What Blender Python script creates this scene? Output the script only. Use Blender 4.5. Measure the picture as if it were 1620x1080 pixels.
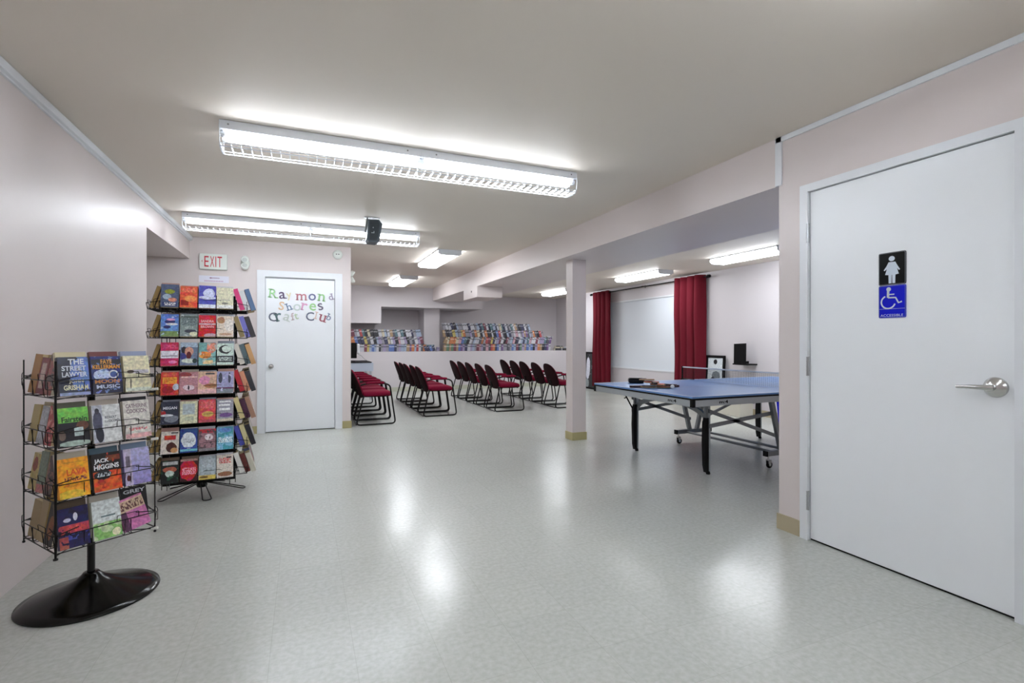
import bpy, math, random
from mathutils import Vector, Matrix, Euler
random.seed(7)
PI = math.pi
for o in list(bpy.data.objects): bpy.data.objects.remove(o, do_unlink=True)
SC = bpy.context.scene
COL = SC.collection

# ------------------------------------------------------------------ camera, world, exposure
FPX = 790.0
YAW = math.atan(330/FPX)
EYE = 1.22
cam = bpy.data.cameras.new('camera'); cam.sensor_width = 36; cam.lens = 36*FPX/1620
cam.clip_start = .05; cam.clip_end = 60
co = bpy.data.objects.new('camera', cam); COL.objects.link(co)
co.location = (0, 0, EYE); co.rotation_euler = (PI/2, 0, -YAW)
SC.camera = co
w = bpy.data.worlds.new('world'); SC.world = w; w.use_nodes = True
w.node_tree.nodes['Background'].inputs[0].default_value = (.8, .85, .9, 1)
w.node_tree.nodes['Background'].inputs[1].default_value = .25
SC.view_settings.view_transform = 'Standard'; SC.view_settings.look = 'None'
SC.view_settings.gamma = 1; SC.view_settings.use_curve_mapping = False
SC.view_settings.exposure = 1.14
TUBE = 15.0      # emission of the bare fluorescent tubes
WRAP = 9.5       # emission of the acrylic lenses

_S, _C = math.sin(YAW), math.cos(YAW)
def _ray(u, v):
    r = (u-810)/FPX
    return (_S+r*_C, _C-r*_S, (540-v)/FPX)
def on_y(u, v, y):
    d = _ray(u, v); t = y/d[1]; return Vector((d[0]*t, y, EYE+d[2]*t))
def on_x(u, v, x):
    d = _ray(u, v); t = x/d[0]; return Vector((x, d[1]*t, EYE+d[2]*t))

# ------------------------------------------------------------------ materials
def lin(h):
    if isinstance(h, str):
        h = h.lstrip('#'); c = [int(h[i:i+2], 16)/255 for i in (0, 2, 4)]
    else: c = [x/255 for x in h]
    return tuple(x/12.92 if x <= .04045 else ((x+.055)/1.055)**2.4 for x in c)+(1,)
def mat(name, col, rough=.5, metal=0, spec=.5, em=0, emcol=None, coat=0):
    m = bpy.data.materials.new(name); m.use_nodes = True
    b = m.node_tree.nodes['Principled BSDF']
    b.inputs['Base Color'].default_value = lin(col)
    b.inputs['Roughness'].default_value = rough; b.inputs['Metallic'].default_value = metal
    b.inputs['Specular IOR Level'].default_value = spec
    b.inputs['Coat Weight'].default_value = coat
    if em:
        b.inputs['Emission Color'].default_value = lin(emcol or col)
        b.inputs['Emission Strength'].default_value = em
    return m
def paint(name, col, rough, bump=.02, scale=220, spec=.5, var=.02):
    m = mat(name, col, rough, spec=spec); nt = m.node_tree; N = nt.nodes; L = nt.links
    b = N['Principled BSDF']
    tc = N.new('ShaderNodeTexCoord'); no = N.new('ShaderNodeTexNoise')
    no.inputs['Scale'].default_value = scale; no.inputs['Detail'].default_value = 2
    L.new(tc.outputs['Object'], no.inputs['Vector'])
    bp = N.new('ShaderNodeBump'); bp.inputs['Strength'].default_value = bump; bp.inputs['Distance'].default_value = .01
    L.new(no.outputs['Fac'], bp.inputs['Height']); L.new(bp.outputs['Normal'], b.inputs['Normal'])
    n2 = N.new('ShaderNodeTexNoise'); n2.inputs['Scale'].default_value = 1.6
    L.new(tc.outputs['Object'], n2.inputs['Vector'])
    mx = N.new('ShaderNodeMix'); mx.data_type = 'RGBA'
    c = lin(col); mx.inputs[6].default_value = tuple(x*(1-var) for x in c[:3])+(1,); mx.inputs[7].default_value = tuple(min(1, x*(1+var)) for x in c[:3])+(1,)
    L.new(n2.outputs['Fac'], mx.inputs[0]); L.new(mx.outputs[2], b.inputs['Base Color'])
    return m
def fabric(name, c1, c2, scale=300):
    m = mat(name, c1, .85, spec=.2); nt = m.node_tree; N = nt.nodes; L = nt.links
    tc = N.new('ShaderNodeTexCoord'); no = N.new('ShaderNodeTexNoise'); no.inputs['Scale'].default_value = scale
    mx = N.new('ShaderNodeMix'); mx.data_type = 'RGBA'; mx.inputs[6].default_value = lin(c1); mx.inputs[7].default_value = lin(c2)
    L.new(tc.outputs['Object'], no.inputs['Vector']); L.new(no.outputs['Fac'], mx.inputs[0])
    L.new(mx.outputs[2], N['Principled BSDF'].inputs['Base Color'])
    bp = N.new('ShaderNodeBump'); bp.inputs['Strength'].default_value = .2; bp.inputs['Distance'].default_value = .002
    L.new(no.outputs['Fac'], bp.inputs['Height']); L.new(bp.outputs['Normal'], N['Principled BSDF'].inputs['Normal'])
    return m

M = {}
M['wall'] = paint('wall_paint', (218, 208, 206), .42, spec=.5)
M['wall_far'] = paint('far_wall_paint', (214, 209, 212), .45, spec=.4)
M['ceil'] = paint('ceiling_paint', (231, 222, 211), .55, spec=.22)
M['white'] = paint('white_gloss_trim', (228, 231, 235), .35, bump=.01)
M['door'] = paint('door_paint', (240, 243, 246), .38, bump=.015)
M['base'] = paint('vinyl_baseboard', (178, 168, 122), .4)
M['base_grey'] = paint('vinyl_baseboard_tan', (180, 168, 140), .4)
M['base_pale'] = paint('vinyl_baseboard_pale', (196, 198, 182), .4)
M['dark_gap'] = mat('dark_gap', (8, 8, 8), .9)
M['black_wire'] = mat('black_wire', (6, 5, 5), .35, spec=.3)
M['black_gloss'] = mat('black_gloss_metal', (3, 3, 3), .16, spec=.35)
M['black_plastic'] = mat('black_plastic', (5, 5, 6), .5, spec=.2)
M['chrome'] = mat('brushed_chrome', (200, 200, 198), .22, metal=1)
M['hinge'] = mat('hinge_steel', (170, 172, 176), .3, metal=1)
M['maroon'] = fabric('maroon_fabric', (106, 6, 36), (128, 14, 50))
M['maroon_dark'] = fabric('dark_maroon_shell', (24, 1, 5), (36, 3, 9))
M['page'] = mat('page_edges', (206, 190, 150), .9)
M['page_white'] = mat('pale_page_edges', (222, 215, 196), .9)
M['page_tan'] = mat('aged_page_edges', (188, 160, 104), .9)
M['fixture'] = mat('fixture_enamel', (226, 230, 236), .4)
M['tube'] = mat('fluorescent_tube', (255, 255, 255), .5, em=TUBE, emcol=(244, 249, 255))
M['tube_cap'] = mat('tube_end_cap', (200, 200, 200), .3, metal=.8)
M['lens'] = mat('acrylic_lens', (255, 255, 255), .4, em=WRAP, emcol=(246, 250, 255))
M['rubber'] = mat('rubber', (8, 8, 9), .6, spec=.2)
M['steel_grey'] = mat('grey_steel', (132, 136, 138), .4, metal=.3)
M['apron'] = mat('silver_apron', (172, 178, 182), .35, metal=.3)
M['table_blue'] = paint('table_blue', (106, 148, 208), .35, bump=.01, spec=.4)
M['line_white'] = mat('line_white', (225, 232, 240), .5)
M['red'] = mat('red_enamel', (205, 40, 60), .5)
M['sign_white'] = mat('sign_plastic', (226, 232, 226), .4)

def floor_mat():
    m = mat('vinyl_floor_tiles', (190, 190, 180), .13, spec=.5); nt = m.node_tree; N = nt.nodes; L = nt.links
    b = N['Principled BSDF']; geo = N.new('ShaderNodeNewGeometry')
    def vm(op, a, bb=None, sc=None):
        n = N.new('ShaderNodeVectorMath'); n.operation = op
        if hasattr(a, 'links'): L.new(a, n.inputs[0])
        else: n.inputs[0].default_value = a
        if bb is not None:
            if hasattr(bb, 'links'): L.new(bb, n.inputs[1])
            else: n.inputs[1].default_value = bb
        if sc is not None: n.inputs['Scale'].default_value = sc
        return n.outputs[0]
    def mm(op, a, bb=None):
        n = N.new('ShaderNodeMath'); n.operation = op
        for i, x in enumerate((a, bb)):
            if x is None: continue
            if hasattr(x, 'links'): L.new(x, n.inputs[i])
            else: n.inputs[i].default_value = x
        return n.outputs[0]
    p = vm('ADD', geo.outputs['Position'], (-.185+61, -1.70+61, 0))
    q = vm('DIVIDE', p, (.305, .305, 1))
    fl = vm('FLOOR', q); fr = vm('SUBTRACT', q, fl)
    s = N.new('ShaderNodeSeparateXYZ'); L.new(fr, s.inputs[0])
    ex = mm('ABSOLUTE', mm('SUBTRACT', s.outputs[0], .5)); ey = mm('ABSOLUTE', mm('SUBTRACT', s.outputs[1], .5))
    edge = mm('GREATER_THAN', mm('MAXIMUM', ex, ey), .4955)
    sf = N.new('ShaderNodeSeparateXYZ'); L.new(fl, sf.inputs[0])
    cmb = N.new('ShaderNodeCombineXYZ'); L.new(sf.outputs[0], cmb.inputs[0]); L.new(sf.outputs[1], cmb.inputs[1])
    wn = N.new('ShaderNodeTexWhiteNoise'); wn.noise_dimensions = '3D'; L.new(cmb.outputs[0], wn.inputs['Vector'])
    # tile colours, with a fine mottle
    n1 = N.new('ShaderNodeTexNoise'); n1.inputs['Scale'].default_value = 45; n1.inputs['Detail'].default_value = 5
    L.new(geo.outputs['Position'], n1.inputs['Vector'])
    cr = N.new('ShaderNodeValToRGB'); L.new(n1.outputs['Fac'], cr.inputs[0])
    cr.color_ramp.elements[0].position = .3; cr.color_ramp.elements[0].color = lin((181, 184, 176))
    cr.color_ramp.elements[1].position = .7; cr.color_ramp.elements[1].color = lin((196, 199, 194))
    tv = mm('ADD', mm('MULTIPLY', wn.outputs['Value'], .035), .98)
    c2 = vm('SCALE', cr.outputs[0]); L.new(tv, c2.node.inputs['Scale'])
    mx = N.new('ShaderNodeMix'); mx.data_type = 'RGBA'
    L.new(mm('MULTIPLY', edge, .22), mx.inputs[0]); L.new(c2, mx.inputs[6]); mx.inputs[7].default_value = lin((130, 128, 112))
    L.new(mx.outputs[2], b.inputs['Base Color'])
    # every tile lies a hair out of level, and the wax ripples
    j = vm('SCALE', vm('SUBTRACT', wn.outputs['Color'], (.5, .5, .5)), sc=.010)
    n2 = N.new('ShaderNodeTexNoise'); n2.inputs['Scale'].default_value = 5; n2.inputs['Detail'].default_value = 2
    L.new(geo.outputs['Position'], n2.inputs['Vector'])
    j2 = vm('SCALE', vm('SUBTRACT', n2.outputs['Color'], (.5, .5, .5)), sc=.02)
    nn = vm('NORMALIZE', vm('ADD', vm('ADD', geo.outputs['Normal'], j), j2))
    L.new(nn, b.inputs['Normal'])
    n3 = N.new('ShaderNodeTexNoise'); n3.inputs['Scale'].default_value = 1.2
    L.new(geo.outputs['Position'], n3.inputs['Vector'])
    L.new(mm('ADD', mm('MULTIPLY', n3.outputs['Fac'], .10), .19), b.inputs['Roughness'])
    return m
M['floor'] = floor_mat()

def cover_mat(name, base, layers, w_, h_, seed=0):
    """printed cover: layers drawn in cover coordinates (0..1 across, 0..1 up)"""
    m = mat(name, base, .32, spec=.5); nt = m.node_tree; N = nt.nodes; L = nt.links
    b = N['Principled BSDF']; tc = N.new('ShaderNodeTexCoord'); s = N.new('ShaderNodeSeparateXYZ')
    L.new(tc.outputs['Object'], s.inputs[0])
    def mm(op, a, bb=None, c=None):
        n = N.new('ShaderNodeMath'); n.operation = op
        for i, x in enumerate((a, bb, c)):
            if x is None: continue
            if hasattr(x, 'links'): L.new(x, n.inputs[i])
            else: n.inputs[i].default_value = x
        return n.outputs[0]
    U = mm('MULTIPLY_ADD', s.outputs[0], 1/w_, .5); V = mm('MULTIPLY', s.outputs[2], 1/h_)
    nz = N.new('ShaderNodeTexNoise'); nz.inputs['Scale'].default_value = 38; nz.inputs['Detail'].default_value = 3
    mp = N.new('ShaderNodeMapping'); mp.inputs['Location'].default_value = (seed*3.1, seed*1.7, seed)
    L.new(tc.outputs['Object'], mp.inputs[0]); L.new(mp.outputs[0], nz.inputs['Vector'])
    dz = mm('MULTIPLY', mm('SUBTRACT', nz.outputs['Fac'], .5), .55)
    cur = None
    for ly in layers:
        k = ly[0]; col = ly[-1]
        if k == 'r' or k == 't':
            _, x0, x1, y0, y1, _c = ly
            a = mm('LESS_THAN', mm('ABSOLUTE', mm('SUBTRACT', U, (x0+x1)/2)), (x1-x0)/2)
            c = mm('LESS_THAN', mm('ABSOLUTE', mm('SUBTRACT', V, (y0+y1)/2)), (y1-y0)/2)
            k_ = mm('MULTIPLY', a, c)
            if k == 't':
                n2 = N.new('ShaderNodeTexNoise'); n2.inputs['Scale'].default_value = 190; n2.inputs['Detail'].default_value = 0
                mp2 = N.new('ShaderNodeMapping'); mp2.inputs['Scale'].default_value = (1.3, 1, .45)
                L.new(tc.outputs['Object'], mp2.inputs[0]); L.new(mp2.outputs[0], n2.inputs['Vector'])
                k_ = mm('MULTIPLY', k_, mm('GREATER_THAN', n2.outputs['Fac'], .47))
        elif k == 'e':
            _, cx, cy, rx, ry, _c = ly
            dx = mm('MULTIPLY', mm('SUBTRACT', U, cx), 1/rx); dy = mm('MULTIPLY', mm('SUBTRACT', V, cy), 1/ry)
            d = mm('ADD', mm('ADD', mm('MULTIPLY', dx, dx), mm('MULTIPLY', dy, dy)), mm('MULTIPLY', dz, 1.6))
            k_ = mm('LESS_THAN', d, 1)
        elif k == 'g':   # printed colour fading upward between two heights
            _, y0, y1, _c = ly
            k_ = mm('MULTIPLY', mm('SUBTRACT', V, y0), 1/(y1-y0)); k_.node.use_clamp = True
        else:            # 'n' blotches of printed colour
            _, sc, th, _c = ly
            n2 = N.new('ShaderNodeTexNoise'); n2.inputs['Scale'].default_value = sc; n2.inputs['Detail'].default_value = 2
            L.new(mp.outputs[0], n2.inputs['Vector'])
            k_ = mm('GREATER_THAN', n2.outputs['Fac'], th)
        mx = N.new('ShaderNodeMix'); mx.data_type = 'RGBA'; L.new(k_, mx.inputs[0])
        if cur is None: mx.inputs[6].default_value = lin(base)
        else: L.new(cur, mx.inputs[6])
        mx.inputs[7].default_value = lin(col); cur = mx.outputs[2]
    if cur is not None:
        n5 = N.new('ShaderNodeTexNoise'); n5.inputs['Scale'].default_value = 75; n5.inputs['Detail'].default_value = 4; L.new(mp.outputs[0], n5.inputs['Vector'])
        hs = N.new('ShaderNodeHueSaturation'); L.new(mm('MULTIPLY_ADD', n5.outputs['Fac'], 1.5, .25), hs.inputs['Value']); L.new(mm('MULTIPLY_ADD', nz.outputs['Fac'], .10, .45), hs.inputs['Hue'])
        L.new(cur, hs.inputs['Color']); L.new(hs.outputs[0], b.inputs['Base Color'])
    return m
_solid = {}
def solid(col, rough=.5):
    k = (col, rough)
    if k not in _solid: _solid[k] = mat('print_colour', col, rough)
    return _solid[k]

# ------------------------------------------------------------------ mesh helpers
class MB:
    def __init__(s): s.v = []; s.f = []; s.m = []; s.sm = []
    def add(s, vs, fs, mi=0, smooth=False, M_=None):
        n = len(s.v)
        for p in vs:
            p = Vector(p)
            s.v.append(M_ @ p if M_ is not None else p)
        for f in fs: s.f.append([n+i for i in f]); s.m.append(mi); s.sm.append(smooth)
        return s
    def box(s, a, b, mi=0, M_=None, bev=0):
        x0, y0, z0 = [min(p, q) for p, q in zip(a, b)]; x1, y1, z1 = [max(p, q) for p, q in zip(a, b)]
        if bev <= 0:
            v = [(x0,y0,z0),(x1,y0,z0),(x1,y1,z0),(x0,y1,z0),(x0,y0,z1),(x1,y0,z1),(x1,y1,z1),(x0,y1,z1)]
            f = [(0,3,2,1),(4,5,6,7),(0,1,5,4),(1,2,6,5),(2,3,7,6),(3,0,4,7)]
            return s.add(v, f, mi, M_=M_)
        e = bev; v = []; f = []
        X = ((x0, 1), (x1, -1)); Y = ((y0, 1), (y1, -1)); Z = ((z0, 1), (z1, -1)); idx = {}
        for i, (x, sx) in enumerate(X):
            for j, (y, sy) in enumerate(Y):
                for k, (z, sz) in enumerate(Z):
                    for ax in range(3):
                        p = [x+sx*e, y+sy*e, z+sz*e]; p[ax] = (x, y, z)[ax]
                        idx[i, j, k, ax] = len(v); v.append(tuple(p))
        I = idx
        for k in (0, 1):
            q = [I[0,0,k,2], I[1,0,k,2], I[1,1,k,2], I[0,1,k,2]]; f.append(q if k else q[::-1])
            q = [I[0,k,0,1], I[1,k,0,1], I[1,k,1,1], I[0,k,1,1]]; f.append(q[::-1] if k else q)
            q = [I[k,0,0,0], I[k,1,0,0], I[k,1,1,0], I[k,0,1,0]]; f.append(q if k else q[::-1])
        for j in (0, 1):
            for k in (0, 1):
                q = [I[0,j,k,1], I[1,j,k,1], I[1,j,k,2], I[0,j,k,2]]; f.append(q if (j+k) % 2 == 0 else q[::-1])
                q = [I[j,0,k,0], I[j,1,k,0], I[j,1,k,2], I[j,0,k,2]]; f.append(q if (j+k) % 2 else q[::-1])
                q = [I[j,k,0,0], I[j,k,1,0], I[j,k,1,1], I[j,k,0,1]]; f.append(q if (j+k) % 2 == 0 else q[::-1])
        for i in (0, 1):
            for j in (0, 1):
                for k in (0, 1):
                    q = [I[i,j,k,0], I[i,j,k,1], I[i,j,k,2]]; f.append(q if (i+j+k) % 2 == 0 else q[::-1])
        return s.add(v, f, mi, M_=M_)
    def tube(s, pts, r, n=8, mi=0, closed=False, M_=None, cap=True):
        P = [Vector(p) for p in pts]; R = r if isinstance(r, (list, tuple)) else [r]*len(P)
        m = len(P); T = []
        for i in range(m):
            if closed: t = P[(i+1) % m]-P[i-1]
            else: t = P[min(i+1, m-1)]-P[max(i-1, 0)]
            T.append(t.normalized() if t.length > 1e-9 else Vector((0, 0, 1)))
        up = Vector((0, 0, 1)) if abs(T[0].z) < .9 else Vector((1, 0, 0))
        nrm = T[0].cross(up).normalized(); v = []; f = []
        for i in range(m):
            if i:
                ax = T[i-1].cross(T[i])
                if ax.length > 1e-8: nrm = Matrix.Rotation(T[i-1].angle(T[i]), 3, ax.normalized()) @ nrm
                nrm = (nrm-T[i]*nrm.dot(T[i])).normalized()
            bn = T[i].cross(nrm)
            for k in range(n):
                a = 2*PI*k/n; v.append(P[i]+(nrm*math.cos(a)+bn*math.sin(a))*R[i])
        seg = m if closed else m-1
        for i in range(seg):
            j = (i+1) % m
            for k in range(n):
                k2 = (k+1) % n; f.append((i*n+k, i*n+k2, j*n+k2, j*n+k))
        s.add(v, f, mi, True, M_)
        if cap and not closed: s.add(v[:n], [tuple(range(n))[::-1]], mi, False, M_); s.add(v[-n:], [tuple(range(n))], mi, False, M_)
        return s
    def lathe(s, prof, n=32, mi=0, M_=None, smooth=True):
        v = []; f = []
        for (r, z) in prof:
            for k in range(n): a = 2*PI*k/n; v.append((r*math.cos(a), r*math.sin(a), z))
        for i in range(len(prof)-1):
            for k in range(n):
                k2 = (k+1) % n; f.append((i*n+k, i*n+k2, (i+1)*n+k2, (i+1)*n+k))
        s.add(v, f, mi, smooth, M_)
        if prof[0][0] > 1e-6: s.add(v[:n], [tuple(range(n))[::-1]], mi, False, M_)
        if prof[-1][0] > 1e-6: s.add(v[-n:], [tuple(range(n))], mi, False, M_)
        return s
    def prism(s, poly, h0, h1, fn, mi=0, smooth=False):
        """poly (a,b) extruded h0..h1 through fn(a,b,h)"""
        n = len(poly)
        v = [fn(a, b, h0) for a, b in poly]+[fn(a, b, h1) for a, b in poly]
        f = [tuple(range(n))[::-1], tuple(range(n, 2*n))]
        s.add(v, f, mi, False)
        s.add(v, [(i, (i+1) % n, n+(i+1) % n, n+i) for i in range(n)], mi, smooth)
        return s
    def pad(s, outline, t, fn, mi=0, prof=((.93, -.5), (1, -.3), (1, .15), (.95, .38), (.82, .5), (.5, .56))):
        """cushion: outline (a,b), layers scaled about its centre, fn(a,b,h)"""
        n = len(outline); ca = sum(p[0] for p in outline)/n; cb = sum(p[1] for p in outline)/n
        v = []; f = []
        for (k, h) in prof:
            for a, b in outline: v.append(fn(ca+(a-ca)*k, cb+(b-cb)*k, h*t))
        for i in range(len(prof)-1):
            for k in range(n): k2 = (k+1) % n; f.append((i*n+k, i*n+k2, (i+1)*n+k2, (i+1)*n+k))
        v.append(fn(ca, cb, (prof[-1][1]+.02)*t)); c = len(v)-1; l = (len(prof)-1)*n
        for k in range(n): f.append((l+k, l+(k+1) % n, c))
        f.append(tuple(range(n))[::-1])
        return s.add(v, f, mi, True)
    def build(s, name, mats, parent=None, loc=None):
        me = bpy.data.meshes.new(name)
        me.from_pydata([tuple(p) for p in s.v], [], s.f)
        for m in (mats if isinstance(mats, (list, tuple)) else [mats]):
            me.materials.append(M[m] if isinstance(m, str) else m)
        me.polygons.foreach_set('material_index', s.m); me.polygons.foreach_set('use_smooth', s.sm)
        me.update()
        o = bpy.data.objects.new(name, me); COL.objects.link(o)
        if parent is not None: o.parent = parent
        if loc is not None: o.location = loc
        return o
def fix(o):
    import bmesh
    bm = bmesh.new(); bm.from_mesh(o.data); bmesh.ops.recalc_face_normals(bm, faces=bm.faces); bm.to_mesh(o.data); bm.free(); return o
def tag(o, label=None, cat=None, group=None, kind=None):
    if label: o['label'] = label
    if cat: o['category'] = cat
    if group: o['group'] = group
    if kind: o['kind'] = kind
    return o
def empty(name, loc, rot=(0, 0, 0)):
    o = bpy.data.objects.new(name, None); COL.objects.link(o); o.empty_display_size = .05
    o.location = loc; o.rotation_euler = rot; return o
def copy_tree(o, parent=None):
    c = o.copy(); COL.objects.link(c); c.parent = parent
    for ch in list(o.children): copy_tree(ch, c)
    return c
def struct(mb, name, mats, parent=None):
    o = fix(mb.build(name, mats, parent))
    if parent is None: o['kind'] = 'structure'
    return o
def rrect(w_, h_, r, n=5, cx=0, cy=0):
    p = []
    for (sx, sy, a0) in ((1, 1, 0), (-1, 1, PI/2), (-1, -1, PI), (1, -1, 3*PI/2)):
        for i in range(n+1):
            a = a0+PI/2*i/n; p.append((cx+sx*(w_/2-r)+r*math.cos(a), cy+sy*(h_/2-r)+r*math.sin(a)))
    return p
def curve_pts(pts, r=.03, n=4):
    """polyline with rounded corners"""
    P = [Vector(p) for p in pts]; out = [P[0]]
    for i in range(1, len(P)-1):
        a = (P[i-1]-P[i]); b = (P[i+1]-P[i]); d = min(r, a.length*.45, b.length*.45)
        p0 = P[i]+a.normalized()*d; p1 = P[i]+b.normalized()*d
        for k in range(n+1):
            t = k/n; out.append(p0*(1-t)**2+P[i]*2*t*(1-t)+p1*t*t)
    out.append(P[-1]); return out
_tc = {}
def text_geo(body, off=0.0):
    k = (body, off)
    if k in _tc: return _tc[k]
    cu = bpy.data.curves.new('lettering', 'FONT'); cu.body = body; cu.size = 1; cu.offset = off; cu.resolution_u = 3
    o = bpy.data.objects.new('lettering', cu); COL.objects.link(o)
    dg = bpy.context.evaluated_depsgraph_get(); me = bpy.data.meshes.new_from_object(o.evaluated_get(dg))
    v = [tuple(p.co) for p in me.vertices]; f = [tuple(p.vertices) for p in me.polygons]
    bpy.data.objects.remove(o); bpy.data.curves.remove(cu); bpy.data.meshes.remove(me)
    xs = [p[0] for p in v] or [0, 1]; ys = [p[1] for p in v] or [0, 1]
    x0, x1, y0, y1 = min(xs), max(xs), min(ys), max(ys)
    v = [((p[0]-x0)/(x1-x0), (p[1]-y0)/(y1-y0)) for p in v]
    _tc[k] = (v, f, (x1-x0)/(y1-y0)); return _tc[k]
def put_text(mb, body, x0, x1, z0, z1, fn, mi, off=0.02):
    v, f, _ = text_geo(body, off)
    mb.add([fn(x0+p[0]*(x1-x0), z0+p[1]*(z1-z0)) for p in v], f, mi)

# ------------------------------------------------------------------ setting
XL, XR, XW = -1.33, 2.87, 6.9
YE, YL, YB = 7.4, 12.4, 13.4
ZC = 2.55
b = MB().box((-3.2, -3.2, -.1), (7.3, 13.6, 0)); struct(b, 'floor', 'floor')
b = MB().box((-1.45, -3.2, ZC), (3.3, 13.6, ZC+.1)); struct(b, 'ceiling', 'ceil')
b = MB().box((3.3, 2.2, 2.5), (7.3, 13.6, 2.65)); struct(b, 'ceiling_window_side', 'ceil')
# left wall with the passage opening and the low soffit over it
b = MB().box((-1.45, -3.2, 0), (XL, 5.53, ZC)); struct(b, 'wall_left', 'wall')
b = MB().box((-3.2, 5.41, 0), (-1.45, 5.53, ZC)); struct(b, 'wall_passage_side', 'wall')
b = MB().box((-3.2, 5.53, 0), (-3.08, YE, ZC)); struct(b, 'wall_passage_end', 'wall')
b = MB().box((-3.08, 5.53, 2.27), (XL, YE, ZC+.1)); struct(b, 'wall_passage_soffit', 'wall')
# exit wall, with the craft room door in it
dx0, dx1 = -.466, .404
b = MB()
b.box((-3.2, YE, 0), (dx0-.02, YE+.12, ZC)); b.box((dx1+.02, YE, 0), (.62, YE+.12, ZC)); b.box((dx0-.02, YE, 2.09), (dx1+.02, YE+.12, ZC))
b.box((dx0-.02, YE+.1, 0), (dx1+.02, YE+.12, 2.09))
struct(b, 'wall_exit', 'wall')
b = MB().box((.5, YE+.12, 0), (.62, YB, ZC)); struct(b, 'wall_recess_side', 'wall')
# far wall: low wall with a book ledge, niches above, pillar between
b = MB().box((.62, YL, 0), (7.05, YB, .97)); struct(b, 'wall_ledge', 'wall_far')
b = MB().box((.5, YB, 0), (7.3, YB+.12, ZC)); struct(b, 'wall_back', 'wall_far')
b = MB().box((2.86, 12.72, .97), (3.27, YB, 2.06)); struct(b, 'wall_pillar', 'wall_far')
b = MB().box((.62, 12.3, 2.06), (4.3, YB, ZC)); b.box((.62, 12.3, 1.66), (1.73, YB, 2.06)); struct(b, 'wall_bulkhead', 'wall_far')
# right wall with the restroom door, wall round the corner
y0, y1, zt = 1.166, 2.126, 2.135
b = MB()
b.box((XR, -3.2, 0), (XR+.13, y0-.02, ZC)); b.box((XR, y1+.02, 0), (XR+.13, 2.34, ZC)); b.box((XR, y0-.02, zt+.02), (XR+.13, y1+.02, ZC))
b.box((XR+.11, y0-.02, 0), (XR+.13, y1+.02, zt+.02))
struct(b, 'wall_right', 'wall')
b = MB().box((XR+.13, 2.21, 0), (7.3, 2.34, 2.65)); struct(b, 'wall_corner', 'wall')
b = MB().box((-1.45, -3.2, 0), (3.0, -3.08, ZC)); struct(b, 'wall_front', 'wall')
# window wall
wy0, wy1, wz0, wz1 = 7.55, 10.6, .59, 2.17
b = MB()
b.box((XW, 2.34, 0), (XW+.2, wy0, 2.5)); b.box((XW, wy1, 0), (XW+.2, YL, 2.5)); b.box((XW, wy0, 0), (XW+.2, wy1, wz0)); b.box((XW, wy0, wz1), (XW+.2, wy1, 2.5))
b.box((7.05, YL, .97), (7.25, YB, 2.5)); struct(b, 'wall_window_side', 'wall_far')
M['blind'] = mat('white_blind_fabric', (225, 231, 238), .7)
b = MB().box((XW+.02, wy0, wz0), (XW+.035, wy1, wz1)); win = struct(b, 'window_1', 'blind')
b = MB()
for (a, c) in (((wy0, wz0), (wy1, wz0+.03)), ((wy0, wz1-.03), (wy1, wz1)), ((wy0, wz0), (wy0+.03, wz1)), ((wy1-.03, wz0), (wy1, wz1))):
    b.box((XW-.008, a[0], a[1]), (XW+.05, c[0], c[1]))
struct(b, 'window_frame', 'white', win)
# long beam with the dropped soffit
def quadbox(xa0, xa1, xb0, xb1, ya, yb, z0, z1):
    v = [(xa0,ya,z0),(xa1,ya,z0),(xb1,yb,z0),(xb0,yb,z0),(xa0,ya,z1),(xa1,ya,z1),(xb1,yb,z1),(xb0,yb,z1)]
    return MB().add(v, [(0,3,2,1),(4,5,6,7),(0,1,5,4),(1,2,6,5),(2,3,7,6),(3,0,4,7)])
struct(quadbox(XR, 3.96, 2.99, 3.96, 2.34, 12.3, 2.235, 2.62), 'ceiling_beam', 'wall')
b = MB().box((2.93, 8.66, 2.035), (3.42, 9.5, 2.235)); cb = struct(b, 'ceiling_duct', 'wall')
b = MB().lathe([(.018, 0), (.018, .004)], 12, M_=Matrix.Translation((2.93, 9.0, 2.16)) @ Matrix.Rotation(-PI/2, 4, 'Y')); struct(b, 'cable_hole', 'dark_gap', cb)
# square column
b = MB().box((3.06, 5.39, 0), (3.25, 5.55, 2.235)); colm = struct(b, 'wall_column', 'wall')
b = MB().box((3.05, 5.38, 0), (3.26, 5.56, .098), bev=.003); struct(b, 'column_baseboard', 'base', colm)
# ceiling trims
b = MB().box((XL, -3.0, ZC-.048), (XL+.035, YE-.0, ZC-.002), bev=.004); b.box((XL, -3.0, ZC-.058), (XL+.012, YE, ZC-.045)); struct(b, 'trim_1', 'white')
b = MB().box((XR-.012, -3.0, ZC-.034), (XR, 2.355, ZC-.002)); struct(b, 'trim_2', 'white')
b = MB().box((XR-.012, 2.315, 2.235), (XR+.02, 2.36, ZC-.002)); struct(b, 'trim_3', 'white')
# baseboards
b = MB().box((-3.0, YE-.01, 0), (-.567, YE, .1)); b.box((.504, YE-.01, 0), (.63, YE, .1)); struct(b, 'baseboard_exit', 'base')
b = MB().box((XR-.01, 2.182, 0), (XR, 2.35, .1)); b.box((XR-.01, -3, 0), (XR, 1.10, .1)); struct(b, 'baseboard_right', 'base_grey')
b = MB().box((.62, YL-.012, 0), (6.9, YL, .1)); struct(b, 'baseboard_ledge', 'base_pale')
b = MB().box((XW-.012, 2.34, 0), (XW, YL, .1)); struct(b, 'baseboard_window', 'base_grey')
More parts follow.
